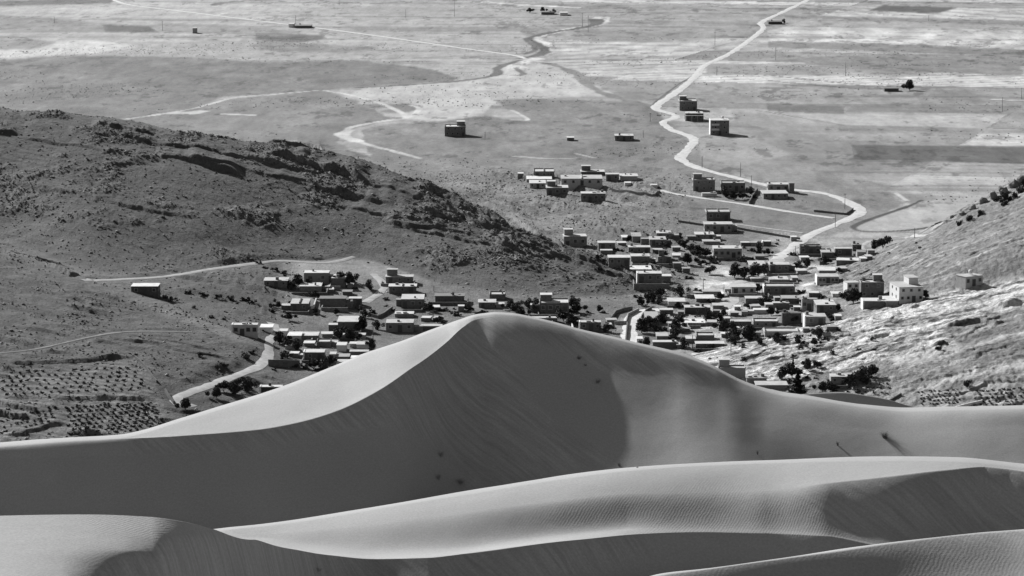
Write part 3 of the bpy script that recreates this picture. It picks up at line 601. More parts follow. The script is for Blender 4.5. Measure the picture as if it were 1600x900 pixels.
G_H = 'flat roofed village houses'
HOUSES = []
def py_ok(x0, x1, yb): return (970 < x0 < 1400 and yb > 360) or (400 < x0 < 740 and yb > 420) or (820 < x0 < 960 and yb > 460)
def house(x0, x1, yt, yb, rd, label, yaw=0, wall=.24, roof=.62, o='', kind='stone', cat='house', name='flat_roof_house', wx=None):
    """front wall spans photo x0..x1, from roof edge yt to foot yb; rd = how tall the roof shows"""
    roof = roof * .74
    if kind == 'stone': wall = wall * .95
    gx, gy, gz = hit((x0 + x1) / 2, yb); s = mpp(gy); W = max(2.2, (x1 - x0) * s); Hh = max(1.4, (yb - yt) * s)
    sp = float(m_of(yt)); D = min(max(rd * s / sp, W * .45, 3.0), max(16, W * .9)); D = max(D, 3)
    rz = R(yaw); r = random.Random(int(x0 * 7 + yb))
    t = empty(name, (gx, gy, gz), rz); tag(t, label, cat, G_H if name == 'flat_roof_house' else None)
    h2 = W / 2; b = MB(); th = .35
    b.box(-h2, h2, 0, D, -4, Hh - .22)
    b.obj('walls', mat(kind, wall), t)
    if 'c' not in o and r.random() < .5 and W > 5: o += 'c'
    if 'p' not in o and r.random() < .06 and W > 6: o += 'p'
    wall *= r.uniform(.85, 1.2); roof *= r.uniform(.82, 1.08)
    m = MB(); ov = r.choice([.05, .12, .3])
    m.box(-h2 - ov, h2 + ov, -ov, D + ov, Hh - .217 + (.08 if ov < .2 else 0), Hh)
    m.obj('roof', mat('roof', roof), t)
    if 'p' in o:            # parapet
        q = MB(); e = .22; ph = .42
        q.box(-h2, h2, .02, e, Hh + .003, Hh + ph * .3); q.box(-h2, h2, D - e, D, Hh + .003, Hh + ph); q.box(-h2, -h2 + e, e + .003, D - e - .003, Hh + .003, Hh + ph); q.box(h2 - e, h2, e + .003, D - e - .003, Hh + .003, Hh + ph)
        q.obj('parapet', mat(kind, wall), t)
    if 'd' in o:            # divider kerb across the roof
        q = MB(); q.box(-.2, .2, .3, D - .3, Hh + .003, Hh + .45); q.obj('roof_kerb', mat(kind, wall * .8), t)
    if 's' in o or 'S' in o:            # stair room on the roof
        q = MB(); wd = min(W * .38, 5.5); c = (-1 if 's' in o else 1) * (h2 - wd / 2 - .4); y0 = D * .45
        q.box(c - wd / 2, c + wd / 2, y0, D - .3, Hh + .003, Hh + 2.3); rr = q.obj('stair_room', mat(kind, wall), t)
        q = MB(); q.box(c - wd / 2 - .2, c + wd / 2 + .2, y0 - .2, D - .1, Hh + 2.303, Hh + 2.5); q.obj('stair_room_roof', mat('roof', roof), rr)
    if 't' in o:            # water tank on legs
        q = MB(); cx = r.uniform(-.2, .2) * W; cy = D * .55
        q.tube((cx, cy, Hh + .5), (cx, cy, Hh + 1.7), .75, .72, 12)
        for dx in (-.5, .5):
            for dy in (-.4, .4): q.tube((cx + dx, cy + dy, Hh), (cx + dx, cy + dy, Hh + .55), .06, .06, 5)
        q.obj('water_tank', mat('plain', .6), t, True)
    if 'c' in o:            # chimney stack / low clutter on the roof
        q = MB()
        for i in range(1):
            cx = r.uniform(-.42, .42) * W; cy = r.uniform(.15, .8) * D; a = r.uniform(.25, .6)
            q.box(cx - a, cx + a, cy - a, cy + a, Hh + .003, Hh + r.uniform(.5, 1.3))
        q.obj('chimney', mat(kind, wall), t)
        for i in range(r.randint(0, 2)):
            q = MB(); cx = r.uniform(-.4, .4) * W; cy = r.uniform(.15, .8) * D; a = r.uniform(.2, .9); q.box(cx - a, cx + a, cy - .4, cy + .3, Hh + .003, Hh + r.uniform(.2, .6)); q.obj('roof_bundle', mat('plain', r.choice([.1, .2, .5])), t)
    if 'w' in o:            # white outer wall end on the left
        q = MB(); q.box(-h2 - .5, -h2 - .01, -.3, D * .9, -4, Hh + .15); q.obj('side_wall', mat('plain', .62), t)
    if 'v' in o:            # porch with posts along the front
        q = MB(); q.box(-h2, h2, -3.0, -ov - .01, Hh * .72, Hh * .72 + .18); q.obj('porch_roof', mat('roof', roof * .8), t)
        for k in range(4):
            q = MB(); xx = -h2 + .2 + (W - .4) * k / 3; q.box(xx - .13, xx + .13, -2.9, -2.64, -3, Hh * .72 - .003); q.obj('post', mat('plain', .4), t)
    st = 2 if Hh > 5.2 else 1
    if Hh > 8.2: st = 3
    fh = Hh / st
    if 'x' not in o and Hh > 2:
        nw = wx if wx is not None else max(1, int(W / 3.6)); ws = min(1.25, fh / 3.1)
        di = r.randrange(nw + 1) if Hh > 2.1 else -1
        for f in range(st):
            for k in range(nw + 1 if f == 0 else nw):
                tot = nw + 1 if f == 0 else nw
                xx = -h2 + W * (k + .5) / tot + r.uniform(-.15, .15)
                if f == 0 and k == di: door(t, xx, 0, 0.02, 0, min(1.2, fh * .38)); continue
                if W / tot < 1.5: continue
                window(t, xx, 0, f * fh + fh * .36, 0, ws)
        for sx in (-1, 1):
            if D > 6 and (sx < 0) == (gx > 0):
                for f in range(st):
                    for yy in (D * .3, D * .7): window(t, sx * h2, yy, f * fh + fh * .36, R(-90 if sx < 0 else 90), ws)
    if 'b' in o:            # balconies, one per upper floor on the left half
        for f in range(1, st):
            q = MB(); q.box(-h2 + .2, -h2 + W * .45, -1.3, -ov, f * fh - .1, f * fh + .05); q.box(-h2 + .2, -h2 + W * .45, -1.35, -1.22, f * fh + .053, f * fh + 1.0); q.obj('balcony', mat('plain', .5), t)
    if abs(gz) < 3.5 and W > 5 and py_ok(x0, x1, yb) and 'y' not in o:          # walled yard and lean-to
        if r.random() < .62:
            q = MB(); yd = r.uniform(3.5, 7); a0 = -h2 - r.uniform(-1, 3); a1 = h2 + r.uniform(-2, 3.5); wh = r.uniform(.7, 1.3); sd = r.random()
            q.box(a0, a1, -yd - .35, -yd, -2, wh)
            if sd < .7: q.box(a1 - .35, a1, -yd + .003, -.02 if a1 < h2 else D * .5, -2, wh * 1.05)
            if sd > .35: q.box(a0, a0 + .35, -yd + .003, -.02 if a0 > -h2 else D * .5, -2, wh * 1.05)
            q.obj('yard_wall', mat('stone', r.choice([.12, .16, .22])), t)
        if r.random() < .5:
            q = MB(); sx = r.choice([-1, 1]); aw = r.uniform(2, 3.6); ad = r.uniform(2.5, 4.5); ah = Hh * r.uniform(.5, .8); c = sx * (h2 + aw / 2 + .02); y0 = r.uniform(0, max(.1, D - ad))
            q.box(c - aw / 2, c + aw / 2, y0, y0 + ad, -3, ah - .15); an = q.obj('annex', mat(kind, wall), t)
            q = MB(); q.box(c - aw / 2 - .08, c + aw / 2 + .08, y0 - .1, y0 + ad + .1, ah - .147, ah); q.obj('annex_roof', mat('roof', roof * r.uniform(.6, 1.05)), an)
    HOUSES.append((x0, x1, yt - rd, yb, label)); return t
Hs = house
# --- along the road and out on the plain
Hs(1062,1089,158,173,3,'dark house with a rooftop box, farthest of the three beside the road bend',wall=.16,o='sp')
Hs(1071,1099,177,189,3,'low dark house raised on pillars, middle of the three at the road bend',wall=.16,o='v')
Hs(1111,1139,188,211,3,'tall three storey house with pale balconies beside the road bend',wall=.18,o='btw')
Hs(1083,1117,281,299,3,'stone house with stepped parapet at the left end of the walled garden',wall=.2,o='psc',roof=.5)
Hs(1127,1164,286,299,3,'long dark house behind the garden trees below the main road',wall=.18,o='p',roof=.5)
Hs(1200,1233,288,300,3,'house with two dark upper windows set right against the main road',wall=.3,o='c',wx=2)
Hs(1193,1231,302,311,5,'low front house with a pale roof ledge below the two window house',wall=.2,o='',yaw=2)
Hs(1233,1241,286,302,2,'narrow dark tower block at the right end of the roadside house',wall=.16,o='x',roof=.3)
Hs(1097,1120,302,307.5,1.5,'low shed with whitewashed wall in front of the garden trees',wall=.5,o='x',kind='plain',cat='shed',name='shed')
Hs(695,727,198,213,3,'lone dark house standing by itself left of centre on the plain',wall=.16,o='pS',roof=.6)
Hs(961,990,212,220,3,'lone low house with a thin white roof edge between plain fields',wall=.17,o='c')
Hs(886,897,215,220,2,'tiny dark hut left of the lone low house on the plain',wall=.15,o='x',cat='hut',name='hut')
Hs(875,887,20,24.5,2,'tiny white farm building beside a dark tree row at the far top',wall=.6,o='x',kind='plain',cat='farmhouse',name='farm_building')
Hs(846,866,19,23,2,'tiny dark barn half hidden by the far tree row',wall=.12,o='x',cat='barn',name='barn',roof=.2)
Hs(451,459,37.5,43,2,'tiny white shed beside the long straight road at top left',wall=.7,o='x',kind='plain',cat='shed',name='shed')
Hs(461,486,40,44,2,'tiny long dark shed beside the long straight road at top left',wall=.15,o='x',cat='shed',name='shed',roof=.25)
Hs(1382,1404,138,143,2,'low dark barn beside a round tree on the right side of the plain',wall=.10,o='x',cat='barn',name='barn',roof=.22)
Hs(1201,1222,34,38,2,'tiny dark barn beside the road bend at the upper right',wall=.08,o='x',cat='barn',name='barn',roof=.15)
Hs(301,307,44,52,1,'tiny pale hut among rough ground at the upper left',wall=.3,o='x',cat='hut',name='hut')
# --- cluster on the low spur
Hs(834,866,268,278,4,'dark house at the upper left of the spur cluster with split pale roof',wall=.16,o='pd')
Hs(809,818,271,277,2,'tiny box hut at the far left of the spur cluster',wall=.2,o='x',cat='hut',name='hut')
Hs(823,862,280,284,5,'low house with a very bright roof below the upper left spur house',wall=.3,o='x',roof=.72)
Hs(828,852,286,294,5,'pale walled house with overhanging bright roof at the spur edge',wall=.34,o='')
Hs(854,887,293,306,4,'dark block house with thin white roof rim on the left spur slope',wall=.16,o='s')
Hs(908,946,302,316,3,'dark block house with a long shadow lowest on the spur slope',wall=.16,o='n',roof=.6)
Hs(877,941,279,290,6,'long pale walled building with a two panel roof in the spur cluster',wall=.42,o='d',kind='plain',wx=4,roof=.55)
Hs(908,944,268,273,3,'dark low building behind the long pale building on the spur',wall=.13,o='sc')
Hs(947,967,272,283,2,'dark house with thin pale roof right of the long pale building',wall=.16,o='')
Hs(969,996,275,282,4,'light open shed at the right end of the spur cluster',wall=.35,o='x',kind='plain',cat='shed',name='shed')
Hs(976,986,286,290,2,'small pale hut in the yard below the right spur shed',wall=.6,o='x',kind='plain',cat='hut',name='hut')
Hs(1017,1027,289,294,2,'small pale box hut at the right corner of the walled field',wall=.55,o='x',kind='plain',cat='hut',name='hut')
# --- middle slope
Hs(881,917,369,386,4,'tall house with windows and a raised roof room highest on the middle slope',wall=.22,o='s',yaw=3)
Hs(935,961,379,390,3,'dark house with a bright roof just right of the highest slope house',wall=.18,o='')
Hs(938,957,391,398,2,'low annex with thin white roof in front of a dark slope house',wall=.2,o='x')
Hs(988,1001,369,379,6,'narrow cube house with steeply seen grey roof on the middle slope',wall=.24,roof=.45,o='x')
Hs(1015,1041,374,384,5,'house with flat grey roof in front of a taller bright roofed one',wall=.22,roof=.5,o='')
Hs(1026,1049,364,375,4,'taller bright roofed house behind the grey roofed pair mate',wall=.18,o='')
Hs(982,1016,386,397,3,'dark long house with pale roof edge in the middle slope group',wall=.17,o='c')
Hs(951,984,402,416,4,'broad dark walled house at the left end of the lower slope row',wall=.15,o='')
Hs(986,1015,400,413,4,'dark walled house joined right of the lower slope row end',wall=.16,o='x')
Hs(981,1018,421,426,6,'low building with a brilliant white roof behind the slope foot house',wall=.5,roof=.78,o='x')
Hs(997,1034,427,442,4,'big dark house with white corner wall at the foot of the middle slope',wall=.15,o='w')
Hs(1034,1048,431,441,3,'small dark annex right of the big slope foot house',wall=.17,o='x')
Hs(1028,1049,401,412,2,'rough stone house without bright roof right of the lower slope row',wall=.16,roof=.3,o='sc')
Hs(1052,1064,411,419,2,'ruined low stone hut stepping down from the rough stone house',wall=.14,roof=.35,o='x')
Hs(1067,1078,419,427,2,'lowest of the stepped ruined stone huts near the dusty square',wall=.14,roof=.4,o='x')
Hs(1104,1141,331,345,4,'isolated dark house with split roof above the long grey building',wall=.13,o='pd')
Hs(1101,1144,350,363,4,'long grey walled building directly below the isolated dark house',wall=.24,o='c',roof=.5)
Hs(1087,1115,366,375,4,'bright roofed low house left of the bushes under the long grey building',wall=.2,o='d')
Hs(1074,1087,369,375,2,'small dark lean to at the left of a bright roofed low house',wall=.16,roof=.3,o='x')
Hs(1099,1125,377,382,3,'low outbuilding with a dull pale roof over the school like house',wall=.25,roof=.5,o='x')
Hs(1115,1159,388,404,5,'large mid grey house with broad white roof beside dark bushes',wall=.3,o='',kind='plain',wx=4)
Hs(1172,1196,414,423,7,'house with mottled pale roof behind the big tree group',wall=.16,o='x',roof=.55)
Hs(1203,1233,413,426,4,'dark house with bright roof right of the mottled roof house',wall=.15,o='')
Hs(1193,1205,377,384,2,'small dark box house with one pale side on the upper lane',wall=.14,o='xw')
Hs(1158,1172,379,384,2,'low dark shed left of the box house with a pale side',wall=.13,o='x',cat='shed',name='shed')
Hs(1173,1191,380,384,2,'low grey shed touching the box house with a pale side',wall=.3,o='x',cat='shed',name='shed',roof=.4)
Hs(1236,1245,370,377,2,'tiny cube hut with white roof beside the junction of the dirt road',wall=.25,o='x',cat='hut',name='hut',roof=.75)
Hs(1250,1283,385,398,1,'dark ruinous long house right below the dirt road end',wall=.13,roof=.2,o='pc')
Hs(1284,1304,394,403,6,'dark walled yard house with a bright oval roof patch',wall=.12,roof=.55,o='x')
Hs(1305,1331,388,401,2,'dark house with a thin bright roof rim left of the curving lane',wall=.12,o='')
Hs(1332,1346,382,392,2,'small dark house at the tip of the curving lane',wall=.14,roof=.35,o='c')
Hs(1356,1367,391,397,1,'small grey hut at the foot of the right hill',wall=.22,roof=.4,o='x',cat='hut',name='hut')
Hs(1307,1341,408,412,4,'low house with a tilted bright roof at the right hill foot',wall=.15,o='x',yaw=-8,roof=.7)
Hs(1280,1308,423,428,6,'long building with bright roof and dark window strip behind the tent like gable',wall=.3,o='x',kind='plain',roof=.66)
Hs(1278,1311,432,444,5,'light grey house with barred windows right of a white gable',wall=.34,o='w',kind='plain',wx=4)
Hs(1246,1262,424,428,3,'low tilted pale roofed shed left of the white gable house',wall=.3,o='x',cat='shed',name='shed',yaw=10,roof=.66)
# --- village centre
Hs(1195,1242,447,461,4,'broad dark house with bright roof rim in the village centre',wall=.16,o='pw')
Hs(1202,1232,437,442,5,'pale roofed rear wing behind the broad dark centre house',wall=.25,o='x',roof=.58)
Hs(1143,1181,448,461,5,'pale walled house with two dark windows in the village centre',wall=.42,o='',kind='plain',wx=2)
Hs(1165,1192,466,476,4,'dark house with bright roof left of a round tree in the centre',wall=.14,o='x')
Hs(1222,1246,466,476,5,'house with dull rounded roof and dark right end',wall=.13,o='x',roof=.42)
Hs(1208,1233,473,483,2,'dark house with a white roof line in front of the dull roofed one',wall=.15,o='x')
Hs(1253,1276,467,485,2,'house with two arched dark openings below the dusty slope',wall=.26,roof=.4,o='',wx=2)
Hs(1276,1306,476,488,8,'house with large bright roof right of the arched openings',wall=.15,o='c')
Hs(1323,1343,441,466,3,'two storey house front of pale columns left of the dark block',wall=.62,o='',kind='plain',yaw=14,wx=2)
Hs(1345,1381,441,466,4,'large dark two storey block behind the garage',wall=.14,o='Sc')
Hs(1350,1383,470,480,5,'white framed garage with a wide dark opening',wall=.16,o='xw',cat='garage',name='garage')
Hs(1384,1403,470,478,8,'low annex with bright roof between garage and white house',wall=.24,o='x',roof=.66)
Hs(1404,1443,448,472,9,'white two storey house with a dark box and round tank on its roof',wall=.48,o='St',kind='plain',yaw=9,wx=3)
Hs(1505,1539,431,447,4,'dark fronted house with bright left side high on the right spur',wall=.38,o='t',kind='plain',yaw=30,wx=2)
Hs(1259,1290,494,509,5,'dark house with white roof rim lowest right in the centre',wall=.17,o='w')
Hs(1177,1216,502,512,4,'long house with clean white roof rim near the centre bottom',wall=.22,o='p')
Hs(1178,1203,487,490,3,'white roofed veranda wing above the long clean rimmed house',wall=.5,o='x',roof=.7,kind='plain')
Hs(1222,1252,489,506,2,'dark barn with sagging grey roof left of the lowest right house',wall=.08,roof=.16,o='x',cat='barn',name='barn')
Hs(1195,1248,518,524,5,'long low house with pale roof at the limestone edge',wall=.3,o='x',roof=.6)
Hs(1009,1030,498,508,12,'cube house with deep light grey roof beside the curved lane',wall=.13,roof=.5,o='x')
Hs(1031,1052,484,492,3,'low dark house right behind the deep grey roofed cube',wall=.13,o='x')
Hs(1070,1110,480,490,4,'long very dark house with white roof rim under the pale roofs',wall=.11,o='')
Hs(1114,1131,477,483,4,'small house with bright roof right of the long very dark house',wall=.15,o='x')
Hs(1044,1071,471,477,6,'house with brilliant roof and white wall left of the long very dark house',wall=.6,o='x',roof=.7,kind='plain')
Hs(1088,1116,466,472,6,'pale roofed house at the top edge of the central cluster',wall=.15,o='x',roof=.66)
Hs(1098,1126,456,461,3,'thin grey walled shed with white post below the dusty square',wall=.25,o='x',cat='shed',name='shed',roof=.5)
Hs(1072,1101,505,510,6,'low house with pure white roof in the middle of the tree yards',wall=.14,o='x',roof=.76)
Hs(1142,1174,502,510,3,'dark house with pale rim left of the long clean rimmed house',wall=.14,o='')
Hs(1088,1116,524,532,4,'small house with bright roof above the long lowest roof',wall=.2,o='x')
Hs(1026,1044,525,531,6,'small house with light roof between two dark trees',wall=.2,roof=.5,o='x')
Hs(1020,1057,534,545,3,'dark house with thin roof rim nearest the dune on the right of the lane',wall=.12,o='x')
Hs(1072,1087,529,536,5,'small house with square pale roof left of the lowest long roof',wall=.2,o='x',roof=.6)
Hs(1087,1132,537,543,4,'long low house with the lowest bright roof above the pale rock',wall=.16,o='x',roof=.72)
Hs(995,1004,529,538,4,'tiny white hut standing on the edge of the curved lane',wall=.6,o='x',kind='plain',cat='hut',name='hut',roof=.76)
Hs(1122,1165,575,592,3,'big plain brick box house with parapet alone on the pale rock beside the dune',wall=.3,o='pxs',kind='plain')
Hs(1167,1198,590,599,3,'stone house half sunk beside the dune edge on the right',wall=.2,o='x',roof=.4)
Hs(1182,1230,601,610,6,'long low grey wall house left of the big dark conifer',wall=.24,o='x',roof=.6)
Hs(1298,1325,588,601,5,'grey house with bright roof among shrubs right of the conifer',wall=.25,o='')
Hs(1326,1346,586,599,4,'smaller dark house joined right of the shrub house',wall=.16,o='x',roof=.5)
# --- above the dune crest
Hs(843,889,473,490,6,'big two storey dark house with white roof terrace behind the dune peak',wall=.13,o='sp',roof=.7)
Hs(826,871,497,505,2,'long low dark house directly over the right shoulder of the dune peak',wall=.14,o='c')
Hs(907,939,503,517,3,'dark house with white left corner just over the dune crest',wall=.14,o='w')
Hs(748,774,472,481,5,'house with patched bright roof left of the dark trees by the peak',wall=.16,o='c')
Hs(765,790,460,468,4,'small bright roofed house behind the patched roof house',wall=.15,o='x')
Hs(775,788,475,481,3,'small low hut with white end right of the patched roof house',wall=.3,o='x',cat='hut',name='hut',kind='plain')
Hs(680,725,462,473,4,'long dull grey roofed building on the slope left of the peak',wall=.12,roof=.22,o='x')
Hs(716,725,478,487,2,'tiny tower like hut with white cap left of the peak',wall=.15,o='x',cat='hut',name='hut')
Hs(627,662,467,482,8,'dark house with large white roof in the middle of the left quarter',wall=.14,o='c')
Hs(603,645,432,443,3,'upper dark house under a dark roof room on the left quarter slope',wall=.16,o='s')
Hs(608,650,447,459,4,'dark house stepped below the one with the roof room',wall=.13,o='d')
Hs(603,646,504,519,6,'wide house with broad bright roof near the dune slope',wall=.17,o='c',kind='plain')
Hs(617,646,491,496,4,'rear wing with bright roof behind the wide house near the dune slope',wall=.2,o='x')
Hs(659,690,511,515,2,'thin walled yard shed with white roof line touching the dune edge',wall=.15,o='x',cat='shed',name='shed')
# --- left quarter
Hs(413,449,438,449,5,'dark house with bright roof, leftmost of the upper left group',wall=.16,o='c')
Hs(475,514,426,442,4,'tallest smooth grey house with one small window in the upper left group',wall=.2,o='n',kind='plain',wx=1,roof=.66)
Hs(518,540,434,448,3,'dark house hidden by trees right of the tallest grey house',wall=.14,o='x')
Hs(468,502,447,457,6,'low bright roofed house in front of the tallest grey house',wall=.18,o='x',roof=.7)
Hs(454,482,474,486,8,'house with two roof panels and a curved yard wall',wall=.13,o='d')
Hs(500,540,466,481,4,'long dull grey roofed house in the left group centre',wall=.14,roof=.2,o='x')
Hs(545,565,466,478,3,'dark house with pale roof strip beside the curved track end',wall=.13,o='')
Hs(528,559,502,519,9,'large dark house with deep white roof alone on the left slope',wall=.12,o='x',roof=.7)
Hs(205,247,447,461,5,'long dark house with white roof alone beside the hillside track',wall=.09,o='n',roof=.72)
Hs(364,402,507,525,2,'pale two window house with bright left wing above the track bend',wall=.42,o='w',kind='plain',wx=3)
Hs(407,425,511,518,5,'small brilliant white hut right of the two window pale house',wall=.7,o='x',kind='plain',cat='hut',name='hut',roof=.78)
Hs(436,449,517,527,4,'small pale house left of the lower left white roofs',wall=.6,o='x',kind='plain',roof=.72)
Hs(450,470,524,533,6,'white roofed house leftmost in the lower left cluster',wall=.55,o='x',kind='plain',roof=.76)
Hs(471,497,524,532,6,'house with smooth white roof top of the lower left cluster',wall=.2,o='x',roof=.74)
Hs(495,517,534,542,4,'house with bright framed roof in the lower left cluster middle',wall=.15,o='p',roof=.66)
Hs(476,507,550,563,5,'dark house with white left wall in the lower left cluster',wall=.13,o='w')
Hs(515,525,553,562,4,'tiny pale house right of the dark one with a white left wall',wall=.35,o='x',kind='plain')
Hs(526,541,539,549,5,'bright squat house in the lower left cluster above the grey roofs',wall=.6,o='x',kind='plain',roof=.74)
Hs(518,527,535,541,3,'tiny dark house wedged between two bright roofs in the lower left',wall=.14,o='x')
Hs(557,576,538,545,5,'white walled hut nearest the dune slope right of the lower left cluster',wall=.65,o='x',kind='plain',cat='hut',name='hut')
Hs(546,576,549,557,3,'long dark house with pale rim nearest the dune slope in the lower left',wall=.15,o='x')
Hs(525,546,557,564,5,'low grey roofed house left of a tiny white one by the dune',wall=.15,o='x',roof=.42)
Hs(548,560,559,566,4,'tiny white house almost touching the dune slope',wall=.7,o='x',kind='plain',roof=.78)
Hs(527,547,565,573,4,'lowest pale roofed house of the lower left cluster on the dune edge',wall=.4,o='x',kind='plain')
Hs(408,441,604,616,3,'white roofed open shelter half buried by the dune slope at lower left',wall=.05,o='xw',cat='shelter',name='shelter',roof=.76)

# ------------------------------------------------------------------ walls
def wall_line(pts, hgt, label, t=.2, thick=.4, cat='wall', name='stone_wall', kind='stone'):
    P = [hit(*q) for q in pts]; c = P[0]; vs = []; fs = []
    X, Y = [], []
    for (x0, y0, _), (x1, y1, _) in zip(P[:-1], P[1:]):
        n = max(1, int(math.hypot(x1 - x0, y1 - y0) / 4))
        for i in range(n): X.append(x0 + (x1 - x0) * i / n); Y.append(y0 + (y1 - y0) * i / n)
    X.append(P[-1][0]); Y.append(P[-1][1]); X = np.array(X); Y = np.array(Y)
    dx = np.gradient(X); dy = np.gradient(Y); q = np.hypot(dx, dy) + 1e-9; nx, ny = -dy / q * thick / 2, dx / q * thick / 2
    for i in range(len(X)):
        z = float(zt(X[i], Y[i])); h = hgt * (1 + .06 * math.sin(i * 1.7))
        h *= .7
        for s_, zz in ((-1, -.8), (1, -.8), (1, h), (-1, h)): vs.append((X[i] + nx[i] * s_ - c[0], Y[i] + ny[i] * s_ - c[1], z + zz - c[2]))
    for i in range(len(X) - 1):
        a = i * 4
        for k in range(4): fs.append((a + k, a + (k + 1) % 4, a + 4 + (k + 1) % 4, a + 4 + k))
    fs.append((3, 2, 1, 0)); a = (len(X) - 1) * 4; fs.append((a, a + 1, a + 2, a + 3))
    me = bpy.data.meshes.new(name); me.from_pydata(vs, [], fs); me.materials.append(mat(kind, t)); o = bpy.data.objects.new(name, me); COL.objects.link(o); o.location = c
    return tag(o, label, cat)
wall_line([(953,296),(985,301),(1019,307),(1031,300),(998,291)], 1.6, 'low wall around the sloping field right of the spur cluster')
wall_line([(1171,319),(1176,309),(1184,298)], 2.2, 'dark garden wall at the right end of the walled garden', t=.12)
wall_line([(1060,347),(1100,353)], 1.4, 'thin dark wall left of the long grey building', t=.12)
wall_line([(1144,357),(1190,365),(1250,375)], 1.5, 'long dark wall running right from the long grey building', t=.13)
wall_line([(1272,331),(1322,336),(1333,328)], 1.4, 'low wall inside the dirt road bend above the village', t=.12)
wall_line([(960,507),(978,507),(981,495),(998,486)], 1.8, 'pale capped wall on the left of the curved lane', t=.3)
wall_line([(955,500),(962,490),(975,486),(988,484)], 1.8, 'curved dark wall around the small field left of the lane', t=.12)
wall_line([(977,540),(979,520),(980,508)], 1.8, 'dark wall following the left kerb of the curved lane', t=.12)
wall_line([(1003,497),(1010,488),(1018,484)], 1.8, 'dark wall at the inner corner of the curved lane', t=.12)
wall_line([(563,490),(590,498),(600,493),(613,484)], 1.8, 'dark yard wall between the left slope houses', t=.12)
wall_line([(478,484),(490,482),(494,470)], 1.5, 'curved pale yard wall at the house with two roof panels', t=.5, kind='plain')
wall_line([(419,572),(445,573),(468,573)], 3.2, 'dark retaining wall right of the track bend with pale top', t=.12)
wall_line([(212,560),(230,578),(245,598)], 1.2, 'dark stone wall slanting down the terrace end at far left', t=.07)
wall_line([(258,612),(264,622),(272,632)], 1.6, 'short dark stone wall beside the lower track bend', t=.07)
wall_line([(1381,633),(1395,625),(1408,617)], 1.0, 'thin dark wall slanting across the right orchard', t=.1)
wall_line([(1487,640),(1510,634),(1535,628)], 1.0, 'pale terrace wall in the right orchard', t=.6, kind='plain')
wall_line([(896,520),(893,508),(893,499),(906,497)], 1.8, 'pale corner wall left of the dune crest house', t=.5, kind='plain')

# ------------------------------------------------------------------ trees and shrubs
def blob_crown(r, rx, rz, n, leaf, tone_, conical=False, seed=0):
    g = np.random.default_rng(seed); P = []
    lobes = [(g.normal(0, .42, 3) * (rx, rx, rz * .8), g.uniform(.35, .62)) for _ in range(9)]
    while len(P) < n:
        if conical:
            h = g.random() ** 1.25; a = g.random() * 6.28; rr = rx * (1 - h) * (.75 + .35 * math.sin(h * 26)) * math.sqrt(g.random()) + .05
            P.append((rr * math.cos(a), rr * math.sin(a), (h * 2 - 1) * rz)); continue
        c, s_ = lobes[g.integers(9)]; d = g.normal(0, 1, 3); d /= np.linalg.norm(d); d *= g.random() ** .4
        P.append(tuple(c + d * s_ * np.array([rx, rx, rz])))
    b = MB()
    for p in P:
        s_ = leaf * g.uniform(.6, 1.4); u_ = Vector(g.normal(0, 1, 3)).normalized(); w_ = u_.orthogonal().normalized(); x_ = u_.cross(w_); p = Vector(p); k = len(b.v)
        b.v += [tuple(p + w_ * s_), tuple(p + x_ * s_ * .8), tuple(p - w_ * s_), tuple(p - x_ * s_ * .8)]; b.f.append((k, k + 1, k + 2, k + 3)); b.m.append(0)
    return b
def make_tree(name, rx, rz, th, n, leaf, t, conical=False, seed=0):
    root = empty(name, (0, 0, 0)); b = MB(); r = random.Random(seed)
    b.tube((0, 0, -.5), (.1, .05, th), .22, .14, 7)
    for k in range(5):
        a = k * 1.26 + r.random(); b.tube((.1, .05, th * .8), (math.cos(a) * rx * .5, math.sin(a) * rx * .5, th + rz * r.uniform(.3, 1.0)), .1, .03, 5)
    b.obj('trunk', mat('plain', .07), root)
    c = blob_crown(r, rx, rz, n, leaf, t, conical, seed).obj('crown', mat('leaf', t), root); c.location = (0, 0, th + rz * (.75 if not conical else .9))
    return root
PROTO = [make_tree('broadleaf_tree', 2.5, 2.1, .5, 1500, .24, .035, seed=1), make_tree('broadleaf_tree', 2.7, 1.9, .4, 1500, .25, .042, seed=2), make_tree('broadleaf_tree', 2.3, 2.2, .6, 1300, .23, .05, seed=3)]
CON = make_tree('conifer', 3.0, 3.6, .8, 2600, .28, .022, True, 4)
BSH = []
for i in range(4):
    c = blob_crown(None, 1.0, .72, 330, .17, .05, False, 20 + i); o = c.obj('shrub', mat('leaf', .035 + .012 * i)); BSH.append(o)
used = set()
def tree(px, py, wpx, label, k=0, h=1.0, grp='trees between the village houses'):
    src = CON if k == 9 else PROTO[k]
    nat = {0: 4.6, 1: 5.0, 2: 4.2, 9: 6.0}[k]
    o = src if k not in used else copy_tree(src); used.add(k)
    x, y, z = hit(px, py); s = wpx * mpp(y) / nat * (1 if k == 9 else 1.22); o.location = (x, y, z); o.scale = (s, s, s * h); o.rotation_euler = (0, 0, px * 1.3)
    tag(o, label, 'tree', grp)
